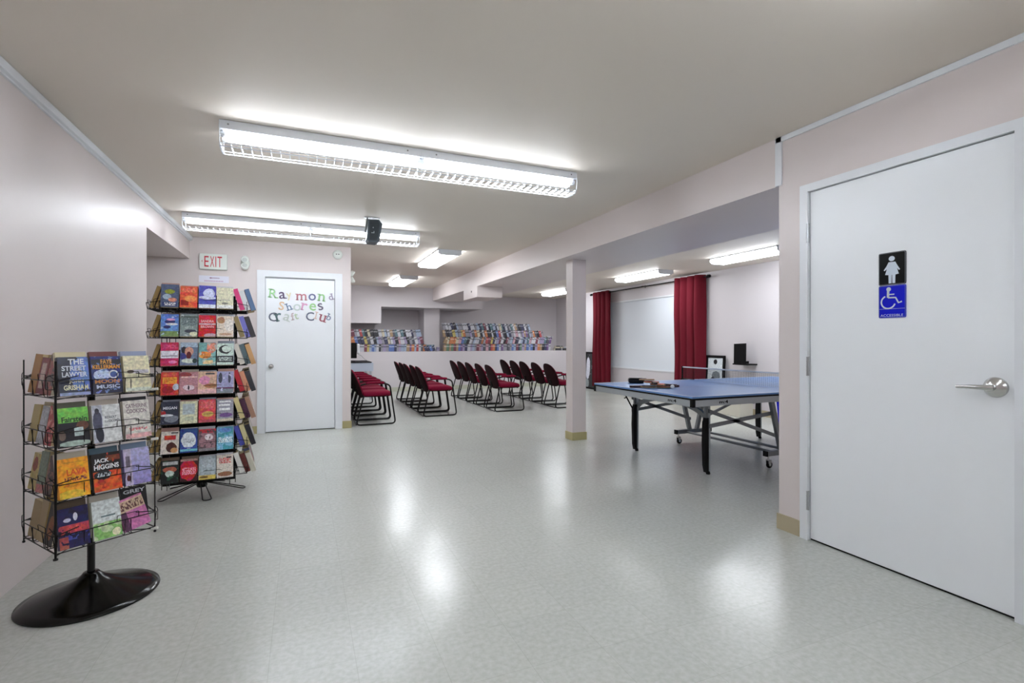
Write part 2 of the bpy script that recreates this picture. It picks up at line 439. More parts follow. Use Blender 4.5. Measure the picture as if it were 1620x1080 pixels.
# ---- craft room door
leaf = fix(MB().box((dx0, YE+.025, .01), (dx1, YE+.065, 2.07), bev=.002).build('door_1', 'door')); leaf['kind'] = 'structure'
b = MB()
b.box((dx0-.10, YE-.018, 0), (dx0-.005, YE+.02, 2.168)); b.box((dx1+.005, YE-.018, 0), (dx1+.10, YE+.02, 2.168)); b.box((dx0-.005, YE-.018, 2.085), (dx1+.005, YE+.02, 2.168))
b.box((dx0-.02, YE+.02, 0), (dx0-.003, YE+.1, 2.09)); b.box((dx1+.003, YE+.02, 0), (dx1+.02, YE+.1, 2.09)); b.box((dx0-.02, YE+.02, 2.074), (dx1+.02, YE+.1, 2.09))
struct(b, 'door_frame', 'white', leaf)
b = MB().lathe([(.032, 0), (.032, .004), (.012, .008), (.012, .03), (.026, .036), (.029, .052), (.02, .062), (0, .064)], 20, M_=Matrix.Translation((-.401, YE+.025, .885)) @ Matrix.Rotation(PI/2, 4, 'X'))
struct(b, 'door_knob', 'chrome', leaf)
# ---- restroom door
xd = XR+.004
leaf2 = fix(MB().box((xd, y0, .012), (xd+.045, y1, zt), bev=.002).build('door_2', 'door')); leaf2['kind'] = 'structure'
b = MB()
for (a, c) in (((y0-.095, 0), (y0-.004, 2.185)), ((y1+.004, 0), (y1+.055, 2.185)), ((y0-.004, zt+.004), (y1+.004, 2.185))):
    b.box((XR-.016, a[0], a[1]), (XR+.02, c[0], c[1]))
for (a, c) in (((y0-.02, 0), (y0-.003, zt+.02)), ((y1+.003, 0), (y1+.02, zt+.02)), ((y0-.02, zt+.003), (y1+.02, zt+.02))):
    b.box((XR+.02, a[0], a[1]), (XR+.11, c[0], c[1]))
struct(b, 'door_frame', 'white', leaf2)
b = MB().box((xd+.01, y0-.003, .0), (xd+.10, y1+.003, .009)); struct(b, 'door_threshold', 'dark_gap', leaf2)
for z in (1.885, 1.068, .244):
    b = MB().tube([(XR-.009, y1+.006, z-.058), (XR-.009, y1+.006, z+.058)], .0085, 10)
    for k in range(5): b.tube([(XR-.009, y1+.006, z-.056+k*.028), (XR-.009, y1+.006, z-.054+k*.028)], .0098, 10)
    b.box((XR-.003, y1+.006, z-.05), (XR+.003, y1+.02, z+.05)); struct(b, 'hinge', 'hinge', leaf2)
lc = (XR+.004, 1.232, 1.014)
b = MB().lathe([(.045, 0), (.046, .006), (.042, .012), (.03, .018), (.02, .026), (0, .028)], 28, M_=Matrix.Translation(lc) @ Matrix.Rotation(-PI/2, 4, 'Y'))
b.tube([(lc[0]-.02, lc[1], lc[2]), (lc[0]-.055, lc[1], lc[2]+.001)], .012, 12)
lv = curve_pts([(lc[0]-.05, lc[1]-.012, lc[2]), (lc[0]-.058, lc[1]+.02, lc[2]), (lc[0]-.056, lc[1]+.075, lc[2]-.001), (lc[0]-.050, lc[1]+.125, lc[2]-.004)], .02, 4)
b.tube(lv, [.014+(.0075-.014)*i/(len(lv)-1) for i in range(len(lv))], 12)
struct(b, 'lever_handle', 'chrome', leaf2)
b = MB().box((xd-.001, y0-.0035, .97), (xd+.004, y0+.002, 1.06)); struct(b, 'latch_plate', 'hinge', leaf2)

# ------------------------------------------------------------------ light fixtures
def strip_light(x0, x1, y0_, label):
    r = tag(empty('strip_light', ((x0+x1)/2, y0_+.085, ZC)), label, 'ceiling light', 'bare tube strip lights with wire louvres')
    L = (x1-x0)/2; H = .052
    b = MB()
    b.box((-L, -.078, -.056), (L, .078, -.001), bev=.003)
    fix(b.build('housing', 'fixture', r))
    b = MB()   # reflector with sloping sides under the channel
    b.prism([(-.022, -.0565), (.022, -.0565), (.012, -.066), (-.012, -.066)], -L, L, lambda a, c, h: (h, a, c))
    fix(b.build('reflector', 'fixture', r))
    for (a, c) in ((-L+.02, -.012), (.012, L-.02)):
        for yy in (-.042, .042):
            t = MB().tube([(a+.012, yy, -.077), (c-.012, yy, -.077)], .0150, 12, cap=True).build('tube', 'tube', r)
        for xx in (a, c):
            e = MB()
            for yy in (-.042, .042):
                e.box((xx-.006, yy-.013, -.094), (xx+.006, yy+.013, -.048), bev=.003)
                e.tube([(xx-.014, yy, -.076), (xx+.014, yy, -.076)], .017, 10)
            e.box((xx-.005, -.045, -.0565), (xx+.005, .045, -.05))
            fix(e.build('lampholder', 'fixture', r))
    # open louvre under the tubes: cross blades and side rails
    b = MB(); n = 45; zb, zt_ = -.162, -.140
    for i in range(n+1):
        x = -L+.01+(2*L-.02)*i/n
        b.box((x-.0018, -.072, zb), (x+.0018, .072, zt_))
    for yy in (-.074, .074):
        b.box((-L+.01, yy-.0015, zb), (L-.01, yy+.0015, zb+.007))
    for yy in (-.074, .074):
        b.box((-L+.01, yy-.0012, zt_-.004), (L-.01, yy+.0012, zt_))
    fix(b.build('louvre', 'fixture', r))
    for xx in (-L+.006, 0, L-.006):
        b = MB(); b.tube(curve_pts([(xx, -.077, -.02), (xx, -.092, -.085), (xx, -.074, -.166), (xx, .074, -.166), (xx, .092, -.085), (xx, .077, -.02)], .03, 4), .0025, 6)
        b.build('hoop', 'fixture', r)
    for xx in (-L+.05, L-.05, -.10, .10):
        b = MB().tube([(xx, -.079, -.026), (xx, -.075, -.026)], .006, 8); b.build('screw', 'steel_grey', r)
    return r
strip_light(-.467, 1.982, 3.415, 'long white fluorescent strip light with louvre, nearest on the ceiling')
strip_light(-1.15, 1.303, 6.01, 'second fluorescent strip light with louvre, in front of the exit wall behind the speaker')
strip_light(-.3, 2.15, .75, 'fluorescent strip light with louvre overhead, out of view before the nearest one')
strip_light(-.3, 2.15, -1.7, 'added unseen strip light with louvre behind the camera, brightening door and ceiling')  # unseen fixture, added to brighten the restroom door and front ceiling
def wrap_light(x0, x1, ya, yb, zc, label, along='y'):
    r = tag(empty('wrap_light', ((x0+x1)/2, (ya+yb)/2, zc)), label, 'ceiling light', 'box ceiling lights with acrylic lens')
    W, L = (x1-x0)/2, (yb-ya)/2
    b = MB().box((-W+.01, -L+.01, -.03), (W-.01, L-.01, -.001)); fix(b.build('housing', 'fixture', r))
    b = MB(); b.prism([(-W, -.02), (-W+.004, -.055), (-W+.04, -.078), (W-.04, -.078), (W-.004, -.055), (W, -.02)], -L+.012, L-.012, lambda a, c, h: (a, h, c))
    fix(b.build('lens', 'lens', r))
    for s_ in (-1, 1):
        b = MB(); b.prism([(-W-.004, -.0), (-W-.004, -.058), (-W+.036, -.082), (W-.036, -.082), (W+.004, -.058), (W+.004, 0)], s_*L-.012*(s_ > 0), s_*L+.012*(s_ < 0), lambda a, c, h: (a, h, c))
        fix(b.build('end_plate', 'fixture', r))
    for s_ in (-1, 1):
        b = MB().box((s_*W-.004, -L, -.02), (s_*W+.004, L, -.001)); fix(b.build('side_rail', 'fixture', r))
wrap_light(1.79, 2.13, 7.02, 8.40, ZC, 'box ceiling light with glowing lens, nearer of the two over the red chairs')
wrap_light(1.79, 2.15, 10.1, 11.5, ZC, 'box ceiling light with glowing lens, farther of the two over the red chairs')
wrap_light(5.82, 6.10, 3.55, 4.55+.0, 2.5, 'box ceiling light beyond the restroom corner, out of view')
wrap_light(5.80, 6.12, 4.75, 5.95, 2.5, 'box ceiling light cut off by the restroom wall corner, over the table tennis table')
wrap_light(5.80, 6.12, 7.15, 8.5, 2.5, 'box ceiling light between the two red curtains')
wrap_light(5.82, 6.14, 10.6, 11.9, 2.5, 'farthest box ceiling light, half hidden behind the square column')

# ------------------------------------------------------------------ items on the exit wall
r = tag(empty('exit_sign', (-1.063, YE, 2.24)), 'white EXIT sign with red letters on the wall left of the white door', 'exit sign')
fix(MB().box((-.155, -.04, -.10), (.155, -.001, .10), bev=.006).build('housing', 'sign_white', r))
b = MB()
for ch, xa, xb in (('E', -.098, -.050), ('X', -.036, .012), ('I', .024, .033), ('T', .046, .098)):
    put_text(b, ch, xa, xb, -.068, .068, lambda x, z: (x, -.0412, z), 0, .0)
b.build('lettering', 'red', r)
b = MB().prism([(-.133, .002), (-.118, .018), (-.118, -.014)], -.0405, -.0412, lambda a, c, h: (a, h, c)); b.build('arrow', solid((206, 150, 150)), r)
r = tag(empty('paper_notice', (-1.06, YE, 2.02)), 'white paper strip with a red arrow taped below the EXIT sign', 'notice')
MB().box((-.167, -.002, -.043), (.167, -.0005, .043)).build('paper', solid((228, 228, 240)), r)
b = MB().box((-.03, -.0028, .012), (.062, -.002, .018)); b.prism([(-.055, .015), (-.03, .024), (-.03, .006)], -.0028, -.002, lambda a, c, h: (a, h, c)); b.build('arrow', solid((120, 40, 90)), r)
b = MB()
for k in range(12):
    x = -.105+k*.0178; b.box((x, -.0028, -.032), (x+.011, -.002, -.018))
b.build('lettering', solid((196, 150, 178)), r)
def twin_lamp(loc, rz, label):
    r = tag(empty('emergency_light', loc, (0, 0, rz)), label, 'emergency light', 'emergency lights with two heads')
    MB().lathe([(.055, 0), (.055, .012), (.045, .028), (0, .034)], 24, M_=Matrix.Rotation(PI/2, 4, 'X')).build('mount', 'sign_white', r)
    for s_ in (1, -1):
        m_ = Matrix.Translation((0, -.05, s_*.052)) @ Matrix.Rotation(s_*.5, 4, 'X') @ Matrix.Rotation(PI/2, 4, 'X')
        MB().lathe([(0, -.04), (.02, -.036), (.038, -.015), (.046, .012), (.046, .03), (.040, .034)], 24, M_=m_).build('lamp_head', 'sign_white', r)
        MB().lathe([(.04, .028), (.03, .034), (0, .037)], 20, M_=m_).build('lamp_lens', solid((205, 212, 208), .15), r)
twin_lamp((-.703, YE, 2.245), 0, 'white emergency light with two round heads between the EXIT sign and the white door')
twin_lamp((.62, 7.85, 2.19), PI/2, 'white emergency light with two heads on the wall edge right of the white door')
r = tag(empty('smoke_alarm', (.443, YE, 2.435)), 'round white alarm with two dark openings above the door corner', 'alarm')
MB().lathe([(.064, 0), (.064, .018), (.055, .034), (.03, .040), (0, .041)], 28, M_=Matrix.Rotation(PI/2, 4, 'X')).build('body', 'sign_white', r)
b = MB()
for x in (-.018, .012): b.box((x-.008, -.043, -.004), (x+.008, -.038, .006))
b.build('vents', 'dark_gap', r)

# letters stuck on the craft room door: character, centre (px of the photo), height px, tilt, colour
LT = [('R', 432, 463.8, 11.5, 5, (150, 214, 140)), ('a', 446.3, 466.8, 9, -4, (72, 52, 92)), ('y', 457.5, 468.8, 9.5, -12, (236, 224, 176)), ('m', 477, 469.6, 8.6, 0, (196, 112, 122)),
 ('o', 494, 469.6, 9, 0, (84, 94, 138)), ('n', 508.8, 470.5, 9.5, 6, (150, 216, 136)), ('d', 523.2, 469.3, 8.5, -14, (150, 134, 168)),
 ('S', 445.3, 483.5, 11, 8, (240, 196, 150)), ('h', 457, 484.8, 9.5, -18, (92, 124, 158)), ('o', 470, 486, 9, 0, (206, 222, 216)), ('r', 481.5, 485, 9.5, 12, (226, 152, 196)), ('e', 494.8, 485.3, 9.5, 4, (148, 214, 130)), ('s', 507, 484.8, 9.5, -16, (92, 84, 112)),
 ('C', 431.5, 501, 11.5, 4, (76, 84, 104)), ('r', 441, 501.5, 10.5, -16, (70, 104, 108)), ('a', 453.5, 502, 9, 20, (204, 214, 208)), ('f', 463, 500.5, 9.5, -14, (206, 186, 190)), ('t', 468.5, 500, 8, -14, (198, 222, 184)),
 ('C', 490.5, 500.3, 11.5, 0, (86, 96, 120)), ('l', 500, 498.5, 10, 14, (240, 206, 190)), ('u', 510.5, 503.3, 9.5, 16, (178, 84, 104)), ('b', 521, 501.5, 9, 28, (112, 132, 166))]
SER = {'R': ((.12, 0), (.95, 0), (.1, 1)), 'm': ((.06, 0), (.5, 0), (.95, 0), (.03, 1)), 'n': ((.1, 0), (.9, 0), (.05, 1)), 'h': ((.1, 0), (.9, 0), (.05, 1)), 'r': ((.2, 0), (.1, 1)), 'u': ((.95, 0), (.05, 1), (.85, 1)), 'd': ((.95, 0), (.8, 1)), 'l': ((.5, 0), (.4, 1)), 'b': ((.05, 1),), 'a': ((1.0, 0),), 'f': ((.3, 0),)}
ROWN = {0: 'top', 1: 'middle', 2: 'bottom'}
cname = {(150, 214, 140): 'green', (72, 52, 92): 'dark purple', (236, 224, 176): 'pale yellow', (196, 112, 122): 'dusty red', (84, 94, 138): 'navy blue', (150, 216, 136): 'green', (150, 134, 168): 'lavender', (240, 196, 150): 'orange', (92, 124, 158): 'blue', (206, 222, 216): 'very pale green', (226, 152, 196): 'pink', (148, 214, 130): 'green', (92, 84, 112): 'dark grey', (76, 84, 104): 'dark slate', (70, 104, 108): 'dark teal', (204, 214, 208): 'pale grey', (206, 186, 190): 'pale pink', (198, 222, 184): 'pale green', (86, 96, 120): 'slate blue', (240, 206, 190): 'peach', (178, 84, 104): 'red', (112, 132, 166): 'blue'}
word = ['first', 'second', 'third', 'fourth', 'fifth', 'sixth', 'seventh', 'eighth', 'ninth']
cnt = {0: 0, 1: 0, 2: 0}
for ch, u, v, hp, tilt, colr in LT:
    row = 0 if v < 477 else (1 if v < 493 else 2)
    p = on_y(u, v, YE); hh = hp*p.y/FPX*1.0/(_C+_S*0)*1.02
    gv, gf, asp = text_geo(ch, .008)
    wv = hh*asp*(1.0 if ch not in 'lI' else .8)
    mb = MB(); rot = math.radians(-tilt)
    def fn(a, c, h): return (a*math.cos(rot)-c*math.sin(rot), h, a*math.sin(rot)+c*math.cos(rot))
    pts = [((q[0]-.5)*wv, (q[1]-.5)*hh) for q in gv]
    n_ = len(pts)
    mb.add([fn(a, c, -.004) for a, c in pts], gf); mb.add([fn(a, c, 0) for a, c in pts], [f[::-1] for f in gf])
    for sx, sy in SER.get(ch, ()):
        cx_, cz = (sx-.5)*wv, (-.5+sy)*hh + (-.07*hh if sy else .07*hh)
        mb.add([fn(cx_+dx_*hh*.2, cz+dz_*hh*.06, -.004) for dx_, dz_ in ((-1, -1), (1, -1), (1, 1), (-1, 1))], [(0, 1, 2, 3)])
    colr_ = tuple(int(c*.78+225*.22) for c in colr)
    mb_o = mb.build('foam_letter', solid(colr_, .7), None, (p.x, YE+.0245, p.z))
    ln = {0: 'top', 1: 'middle', 2: 'bottom'}[row]
    tag(mb_o, '%s letter %s, %s in the %s line on the white door' % (cname[colr], ch, word[cnt[row]], ln), 'letter', 'foam letters on the white door'); cnt[row] += 1

# ------------------------------------------------------------------ restroom signs
def sign_plate(name, zc, mcol, label, draw):
    r = tag(empty(name, (XR+.004, 1.661, zc)), label, 'sign')
    def fn(a, c, h): return (-h, -a, c)     # a to the right as seen from the room, h out of the door
    b = MB(); b.prism(rrect(.132, .172, .008), 0, .004, fn); fix(b.build('plate', mcol, r))
    o = rrect(.130, .170, .008); i_ = rrect(.123, .163, .006); n = len(o)
    b = MB(); b.add([fn(x, z, .0045) for x, z in o]+[fn(x, z, .0045) for x, z in i_], [(k, (k+1) % n, n+(k+1) % n, n+k) for k in range(n)]); b.build('rim', solid((96, 100, 108)) if mcol != 'blue' else solid((70, 80, 160)), r)
    b = MB(); draw(b, fn); b.build('pictogram', solid((208, 218, 230)), r)
M['sign_black'] = mat('sign_black', (2, 2, 2), .3, spec=.15); M['blue'] = mat('sign_blue', (6, 18, 196), .35, spec=.2)
def ell(cx, cy, rx, ry, n=20): return [(cx+rx*math.cos(2*PI*k/n), cy+ry*math.sin(2*PI*k/n)) for k in range(n)]
def woman(b, fn):
    b.prism(ell(-.001, .052, .0145, .0135), .004, .0052, fn)
    b.prism([(-.016, .034), (.016, .034), (.027, .012), (.039, -.008), (.034, -.012), (.024, .000), (.033, -.031), (.014, -.034), (-.014, -.034), (-.033, -.031), (-.024, .000), (-.036, -.010), (-.040, -.006), (-.026, .014)], .004, .0053, fn)
    for s_ in (-1, 1): b.prism([(s_*.009-.0075, -.034), (s_*.009+.0075, -.034), (s_*.009+.0065, -.078), (s_*.009-.0065, -.078)], .004, .0052, fn)
def ribbon(b, pts, w_, fn, h=.0052):
    P = [Vector(p) for p in pts]; Lf = []; Rt = []
    for i, p in enumerate(P):
        t = (P[min(i+1, len(P)-1)]-P[max(i-1, 0)]).normalized(); n = Vector((-t.y, t.x))*w_/2
        Lf.append(p+n); Rt.append(p-n)
    n = len(P); b.add([fn(q.x, q.y, h) for q in Lf]+[fn(q.x, q.y, h) for q in Rt], [(i, i+1, n+i+1, n+i) for i in range(n-1)])
def chairsym(b, fn):
    b.prism(ell(-.016, .066, .011, .011), .004, .0052, fn)
    ribbon(b, [(-.018, .058), (-.019, .022)], .012, fn)
    ribbon(b, [(-.019, .038), (.012, .038)], .006, fn)
    ribbon(b, [(-.019, .022), (.018, .020), (.032, -.008), (.048, -.002)], .008, fn)
    ribbon(b, [(-.018+.034*math.cos(a), -.002+.034*math.sin(a)) for a in [math.radians(q) for q in range(115, 350, 12)]], .0075, fn)
    ribbon(b, [(-.062, -.038), (.062, -.038)], .0012, fn)
    put_text(b, 'ACCESSIBLE', -.056, .054, -.079, -.066, lambda x, z: fn(x, z, .0052), 0, .0)
sign_plate('restroom_sign', 1.606, 'sign_black', 'black plate with white woman symbol on the restroom door', woman)
sign_plate('accessible_sign', 1.431, 'blue', 'blue wheelchair plate just below the black sign on the restroom door', chairsym)

# ------------------------------------------------------------------ ceiling speaker
r = tag(empty('speaker', (.70, 5.55, 2.55)), 'dark grey loudspeaker hanging from the ceiling in front of the strip light', 'speaker')
MB().box((-.10, -.03, -.004), (.06, .03, 0)).build('ceiling_plate', 'steel_grey', r)
b = MB().tube(curve_pts([(-.065, 0, -.003), (-.075, 0, -.06), (-.088, 0, -.16)], .03), .009, 8); b.build('bracket', 'steel_grey', r)
M['speaker'] = mat('speaker_case', (66, 80, 88), .45); M['speaker_d'] = mat('speaker_grille', (44, 54, 60), .6)
b = MB(); b.prism([(-.07, -.035), (.045, -.03), (.078, -.075), (.06, -.20), (.045, -.262), (.02, -.275), (-.06, -.272), (-.082, -.24), (-.07, -.15)], -.085, .08, lambda a, c, h: (a, h, c)); fix(b.build('case', 'speaker', r))
b = MB().prism([(-.052, -.045), (.036, -.042), (.05, -.08), (.036, -.20), (.02, -.255), (-.052, -.255)], -.088, -.084, lambda a, c, h: (a, h, c)); fix(b.build('grille', 'speaker_d', r))
b = MB().box((-.035, -.090, -.180), (-.005, -.087, -.172)); b.box((-.012, -.090, -.180), (-.004, -.087, -.158)); b.box((-.02, -.09, -.125), (-.012, -.087, -.115)); b.build('badge', solid((190, 200, 205)), r)

# ------------------------------------------------------------------ chairs
def make_chair():
    r = empty('armchair', (0, 0, 0))
    for s_ in (-1, 1):
        y = s_*.236
        pts = curve_pts([(-.215, y*.97, .585), (-.12, y, .607), (.14, y, .603), (.205, y, .57), (.285, y, .012), (-.275, y, .012), (-.165, y*.9, .43)], .06, 5)
        MB().tube(pts, .0115, 8).build('sled_frame', 'black_wire', r)
        b = MB(); b.pad(rrect(.27, .05, .024, 4), .03, lambda a, c, h: (a-.01, y+c, .618+h-.04*max(0, a-.08)), 0); fix(b.build('armrest', 'maroon', r))
    b = MB(); b.tube([(-.172, -.22, .425), (-.172, .22, .425)], .010, 8); b.tube([(.16, -.236, .412), (.16, .236, .412)], .010, 8); b.tube([(-.272, -.236, .018), (-.272, .236, .018)], .009, 8); b.build('crossbar', 'black_wire', r)
    ol = []
    for k in range(28):
        a = 2*PI*k/28; c, s_ = math.cos(a), math.sin(a)
        ol.append((.235*math.copysign(abs(c)**.55, c)+.015, .222*math.copysign(abs(s_)**.55, s_)))
    b = MB(); b.pad(ol, .07, lambda a, c, h: (a, c, .452+h-.25*max(0, a-.15)**1.2), 0); fix(b.build('seat', 'maroon', r))
    b = MB(); b.pad([(p[0]*.96, p[1]*.96) for p in ol], .02, lambda a, c, h: (a, c, .415+h), 0); fix(b.build('seat_pan', 'maroon_dark', r))
    ol = []
    for k in range(32):     # tall rounded back: flat-ish foot, full round crown
        a = 2*PI*k/32; c, s_ = math.cos(a), math.sin(a)
        e = .9 if s_ > 0 else .55
        ol.append((.225*math.copysign(abs(c)**(.85 if s_ > 0 else .5), c), .205*math.copysign(abs(s_)**e, s_)))
    def bk(a, c, h):
        z = .60+c; lean = -.20-(z-.42)*.36; return (lean+h+.9*a*a*.6, a, z)
    b = MB(); b.pad(ol, .045, lambda a, c, h: bk(a, c, h+.01), 0); fix(b.build('backrest', 'maroon', r))
    b = MB(); b.pad([(p[0]*1.04, p[1]*1.035) for p in ol], -.026, lambda a, c, h: bk(a, c, h-.006), 0); fix(b.build('back_shell', 'maroon_dark', r))
    b = MB().tube([(-.17, 0, .40), (-.235, 0, .44), (-.255, 0, .52)], .014, 8); b.build('back_support', 'black_wire', r)
    return r
proto = make_chair(); first = True
rows = [('in the row by the white wall edge', .985, 7.745, .53), ('in the second row from left', 2.07, 8.215, .545), ('in the third row from left', 3.31, 8.30, .56), ('in the row by the column', 4.50, 8.32, .56)]
ordn = ['nearest', 'second nearest', 'middle', 'second farthest', 'farthest']
for gi, (gl, cx, cy, sp) in enumerate(rows):
    for k in range(5):
        c = proto if first else copy_tree(proto); first = False
        c.location = (cx+random.uniform(-.012, .012), cy+k*sp, 0); c.rotation_euler = (0, 0, random.uniform(-.025, .025))
        tag(c, 'red armchair with black sled legs, %s %s' % (ordn[k], gl), 'chair', 'red fabric armchairs in four rows')

# ------------------------------------------------------------------ table tennis table
TX, TY0, TY1 = 2.99, 3.257, 4.782
NX = TX+1.37
r = tag(empty('table_tennis_table', (NX, (TY0+TY1)/2, 0)), 'blue table tennis table on grey folding frame beside the restroom wall corner', 'table tennis table')
hy = (TY1-TY0)/2
for s_ in (-1, 1):
    xo, xi = s_*1.37, s_*.008
    b = MB().box((xo, -hy, .742), (xi, hy, .758), bev=.002)
    b.box((xo-s_*.0, -hy, .7581), (xo-s_*.02, hy, .7585), 1); b.box((xo-s_*.0205, -hy, .7581), (xi, -hy+.02, .7585), 1); b.box((xo-s_*.0205, hy-.02, .7581), (xi, hy, .7585), 1); b.box((xo-s_*.0205, -.0015, .7581), (xi, .0015, .7585), 1)
    top = fix(b.build('tabletop', ['table_blue', 'line_white'], r))
    b = MB()
    for (a, c) in (((xo, -hy), (xo-s_*.012, hy)), ((xo, -hy), (xi, -hy+.012)), ((xo, hy-.012), (xi, hy))): b.box((a[0], a[1], .727), (c[0], c[1], .7415))
    fix(b.build('edge_trim', 'rubber', r))
    b = MB()
    for (a, c) in (((xo-s_*.004, -hy+.004), (xo-s_*.022, hy-.004)), ((xo-s_*.004, -hy+.004), (xi, -hy+.022)), ((xo-s_*.004, hy-.022), (xi, hy-.004))): b.box((a[0], a[1], .672), (c[0], c[1], .7268))
    fix(b.build('apron', 'apron', r))
    for yy in (-hy, hy):
        b = MB().box((xo-s_*-.003, yy-.003*(1 if yy < 0 else -1), .668), (xo-s_*.03, yy+.03*(1 if yy < 0 else -1), .7415), bev=.002); fix(b.build('corner_guard', 'rubber', r))
    lx = s_*(1.37-.43)
    for yy in (-.475, .59):   # outer legs: silver tube with a black padded sleeve
        b = MB().box((lx+.002, yy-.016, .03), (lx+.032, yy+.016, .70), bev=.004); leg = fix(b.build('leg', 'apron', r))
        b = MB(); b.prism([(-.034, .08), (-.042, .3), (-.036, .48), (-.022, .52), (.006, .52), (.006, .025), (-.02, .02)], -.02, .02, lambda a, c, h: (lx+a*(1), yy+h, c)); fix(b.build('leg_pad', 'rubber', leg))
        b = MB().box((lx-.02, yy-.014, .52), (lx-.004, yy+.014, .70)); fix(b.build('leg_strut', 'steel_grey', leg))
        b = MB().lathe([(.018, 0), (.02, .012), (.012, .03)], 14, M_=Matrix.Translation((lx+.016, yy, 0))); fix(b.build('foot', 'rubber', leg))
    def arch(x, ya, yb, zf, zp, wd, nm, th=.03):
        P = []; Q = []; n = 14
        for i in range(n+1):
            t = i/n; y = ya+(yb-ya)*t; q = math.sin(PI*t)**.6
            P.append((y, zf+(zp-zf)*q+wd)); Q.append((y, zf+(zp-zf)*q-wd-.012*(1-q)))
        b = MB(); fn = lambda a, c, h: (x+h, a, c)
        for i in range(n): b.prism([P[i], P[i+1], Q[i+1], Q[i]], -th/2, th/2, fn)
        fix(b.build(nm, 'steel_grey', r))
    arch(lx+s_*-.02, -.475, .59, .50, .63, .02, 'leg_arch')
    for yy in (-.501, .66):    # flat linkage bars from the outer legs to the middle trolley, crossing each other
        for (xa, za, xb, zb_) in ((lx, .585, s_*.095, .30), (lx, .445, s_*.16, .52)):
            b = MB(); b.prism([(xa, za-.017), (xb, zb_-.017), (xb, zb_+.017), (xa, za+.017)], yy-.008, yy+.008, lambda a, c, h: (a, h, c)); fix(b.build('linkage_bar', 'steel_grey', r))
for s_, yy in ((-1, -.53), (1, .72)):    # trolley ends: inverted V, foot bar, casters
    b = MB()
    for k in (-1, 1):
        b.prism([(k*.055-.022, .155), (k*.055+.022, .155), (k*.20+.022, .70), (k*.20-.022, .70)], yy-.018, yy+.018, lambda a, c, h: (a, h, c))
    b.box((-.21, yy-.018, .66), (.21, yy+.018, .70))
    fix(b.build('side_frame', 'steel_grey', r))
    b = MB().box((-.26, yy-.024, .118), (.26, yy+.024, .165), bev=.004); fb = fix(b.build('foot_bar', 'steel_grey', r))
    for k in (-1, 1):
        MB().box((k*.262-.008, yy-.026, .116), (k*.262+.008, yy+.026, .167), bev=.003).build('end_cap', 'rubber', fb)
        x = k*.225
        b = MB(); b.tube([(x, yy, .118), (x, yy, .085)], .008, 8); b.box((x-.012, yy-.018, .078), (x+.022, yy-.014, .045)); b.box((x-.012, yy+.014, .078), (x+.022, yy+.018, .045)); b.box((x-.012, yy-.018, .075), (x+.022, yy+.018, .085))
        cs = fix(b.build('caster', 'chrome', r))
        mx_ = Matrix.Translation((x+.012, yy, .033)) @ Matrix.Rotation(PI/2, 4, 'X')
        MB().lathe([(.014, -.011), (.030, -.011), (.033, -.007), (.033, .007), (.030, .011), (.014, .011)], 20, M_=mx_).build('wheel', 'rubber', cs)
        MB().lathe([(.0, -.012), (.014, -.012), (.014, .012), (0, .012)], 14, M_=mx_).build('hub', solid((200, 205, 205)), cs)
b = MB().tube([(-.11, -.53, .135), (-.11, .72, .135)], .014, 8); b.tube([(.11, -.53, .135), (.11, .72, .135)], .014, 8); b.build('stretcher', 'steel_grey', r)
# brand marks on the apron
b = MB()
put_text(b, 'm:4', .30-.985, .30-.885, .688, .716, lambda x, z: (x-.39, -hy+.0032, z), 0, .03); b.build('apron_mark', 'rubber', r)
b = MB(); put_text(b, 'm:4', 0, .11, .688, .716, lambda x, z: (-1.3668, -hy+.31-x, z), 0, .03); b.build('apron_mark', 'rubber', r)
# safety latch lever hanging below the far corner
b = MB().tube([(-.96, .60, .45), (-1.05, .66, .66)], .008, 8); b.tube([(-1.02, .64, .60), (-1.05, .65, .585)], .006, 6); b.build('latch_lever', 'rubber', r)
# net
rn = tag(empty('table_tennis_net', (NX, (TY0+TY1)/2, .7585)), 'thin black net with white top tape across the blue table', 'net')
for s_ in (-1, 1):
    b = MB().tube([(0, s_*(hy+.145), -.01), (0, s_*(hy+.145), .155)], .010, 10); b.box((-.02, s_*(hy+.155), -.02), (.02, s_*(hy-.04), .004)); b.box((-.015, s_*(hy+.02), -.05), (.015, s_*(hy-.03), -.035)); b.box((-.015, s_*(hy+.02), -.05), (.015, s_*(hy+.03), 0)); fix(b.build('net_post', 'rubber', rn))
MB().box((-.003, -hy-.145, .138), (.003, hy+.145, .153)).build('top_tape', 'line_white', rn)
nm = bpy.data.materials.new('net_mesh'); nm.use_nodes = True; nt = nm.node_tree; N = nt.nodes; L = nt.links
bs = N['Principled BSDF']; bs.inputs['Base Color'].default_value = (.01, .01, .015, 1)
tc = N.new('ShaderNodeTexCoord'); s = N.new('ShaderNodeSeparateXYZ'); L.new(tc.outputs['Object'], s.inputs[0])
def mmx(op, a, bb=None):
    n = N.new('ShaderNodeMath'); n.operation = op
    for i, x in enumerate((a, bb)):
        if x is None: continue
        if hasattr(x, 'links'): L.new(x, n.inputs[i])
        else: n.inputs[i].default_value = x
    return n.outputs[0]
g1 = mmx('LESS_THAN', mmx('FRACT', mmx('MULTIPLY', s.outputs[1], 90)), .12); g2 = mmx('LESS_THAN', mmx('FRACT', mmx('MULTIPLY', s.outputs[2], 90)), .12)
L.new(mmx('MAXIMUM', g1, g2), bs.inputs['Alpha'])
MB().box((-.0008, -hy-.14, .004), (.0008, hy+.14, .138)).build('netting', nm, rn)

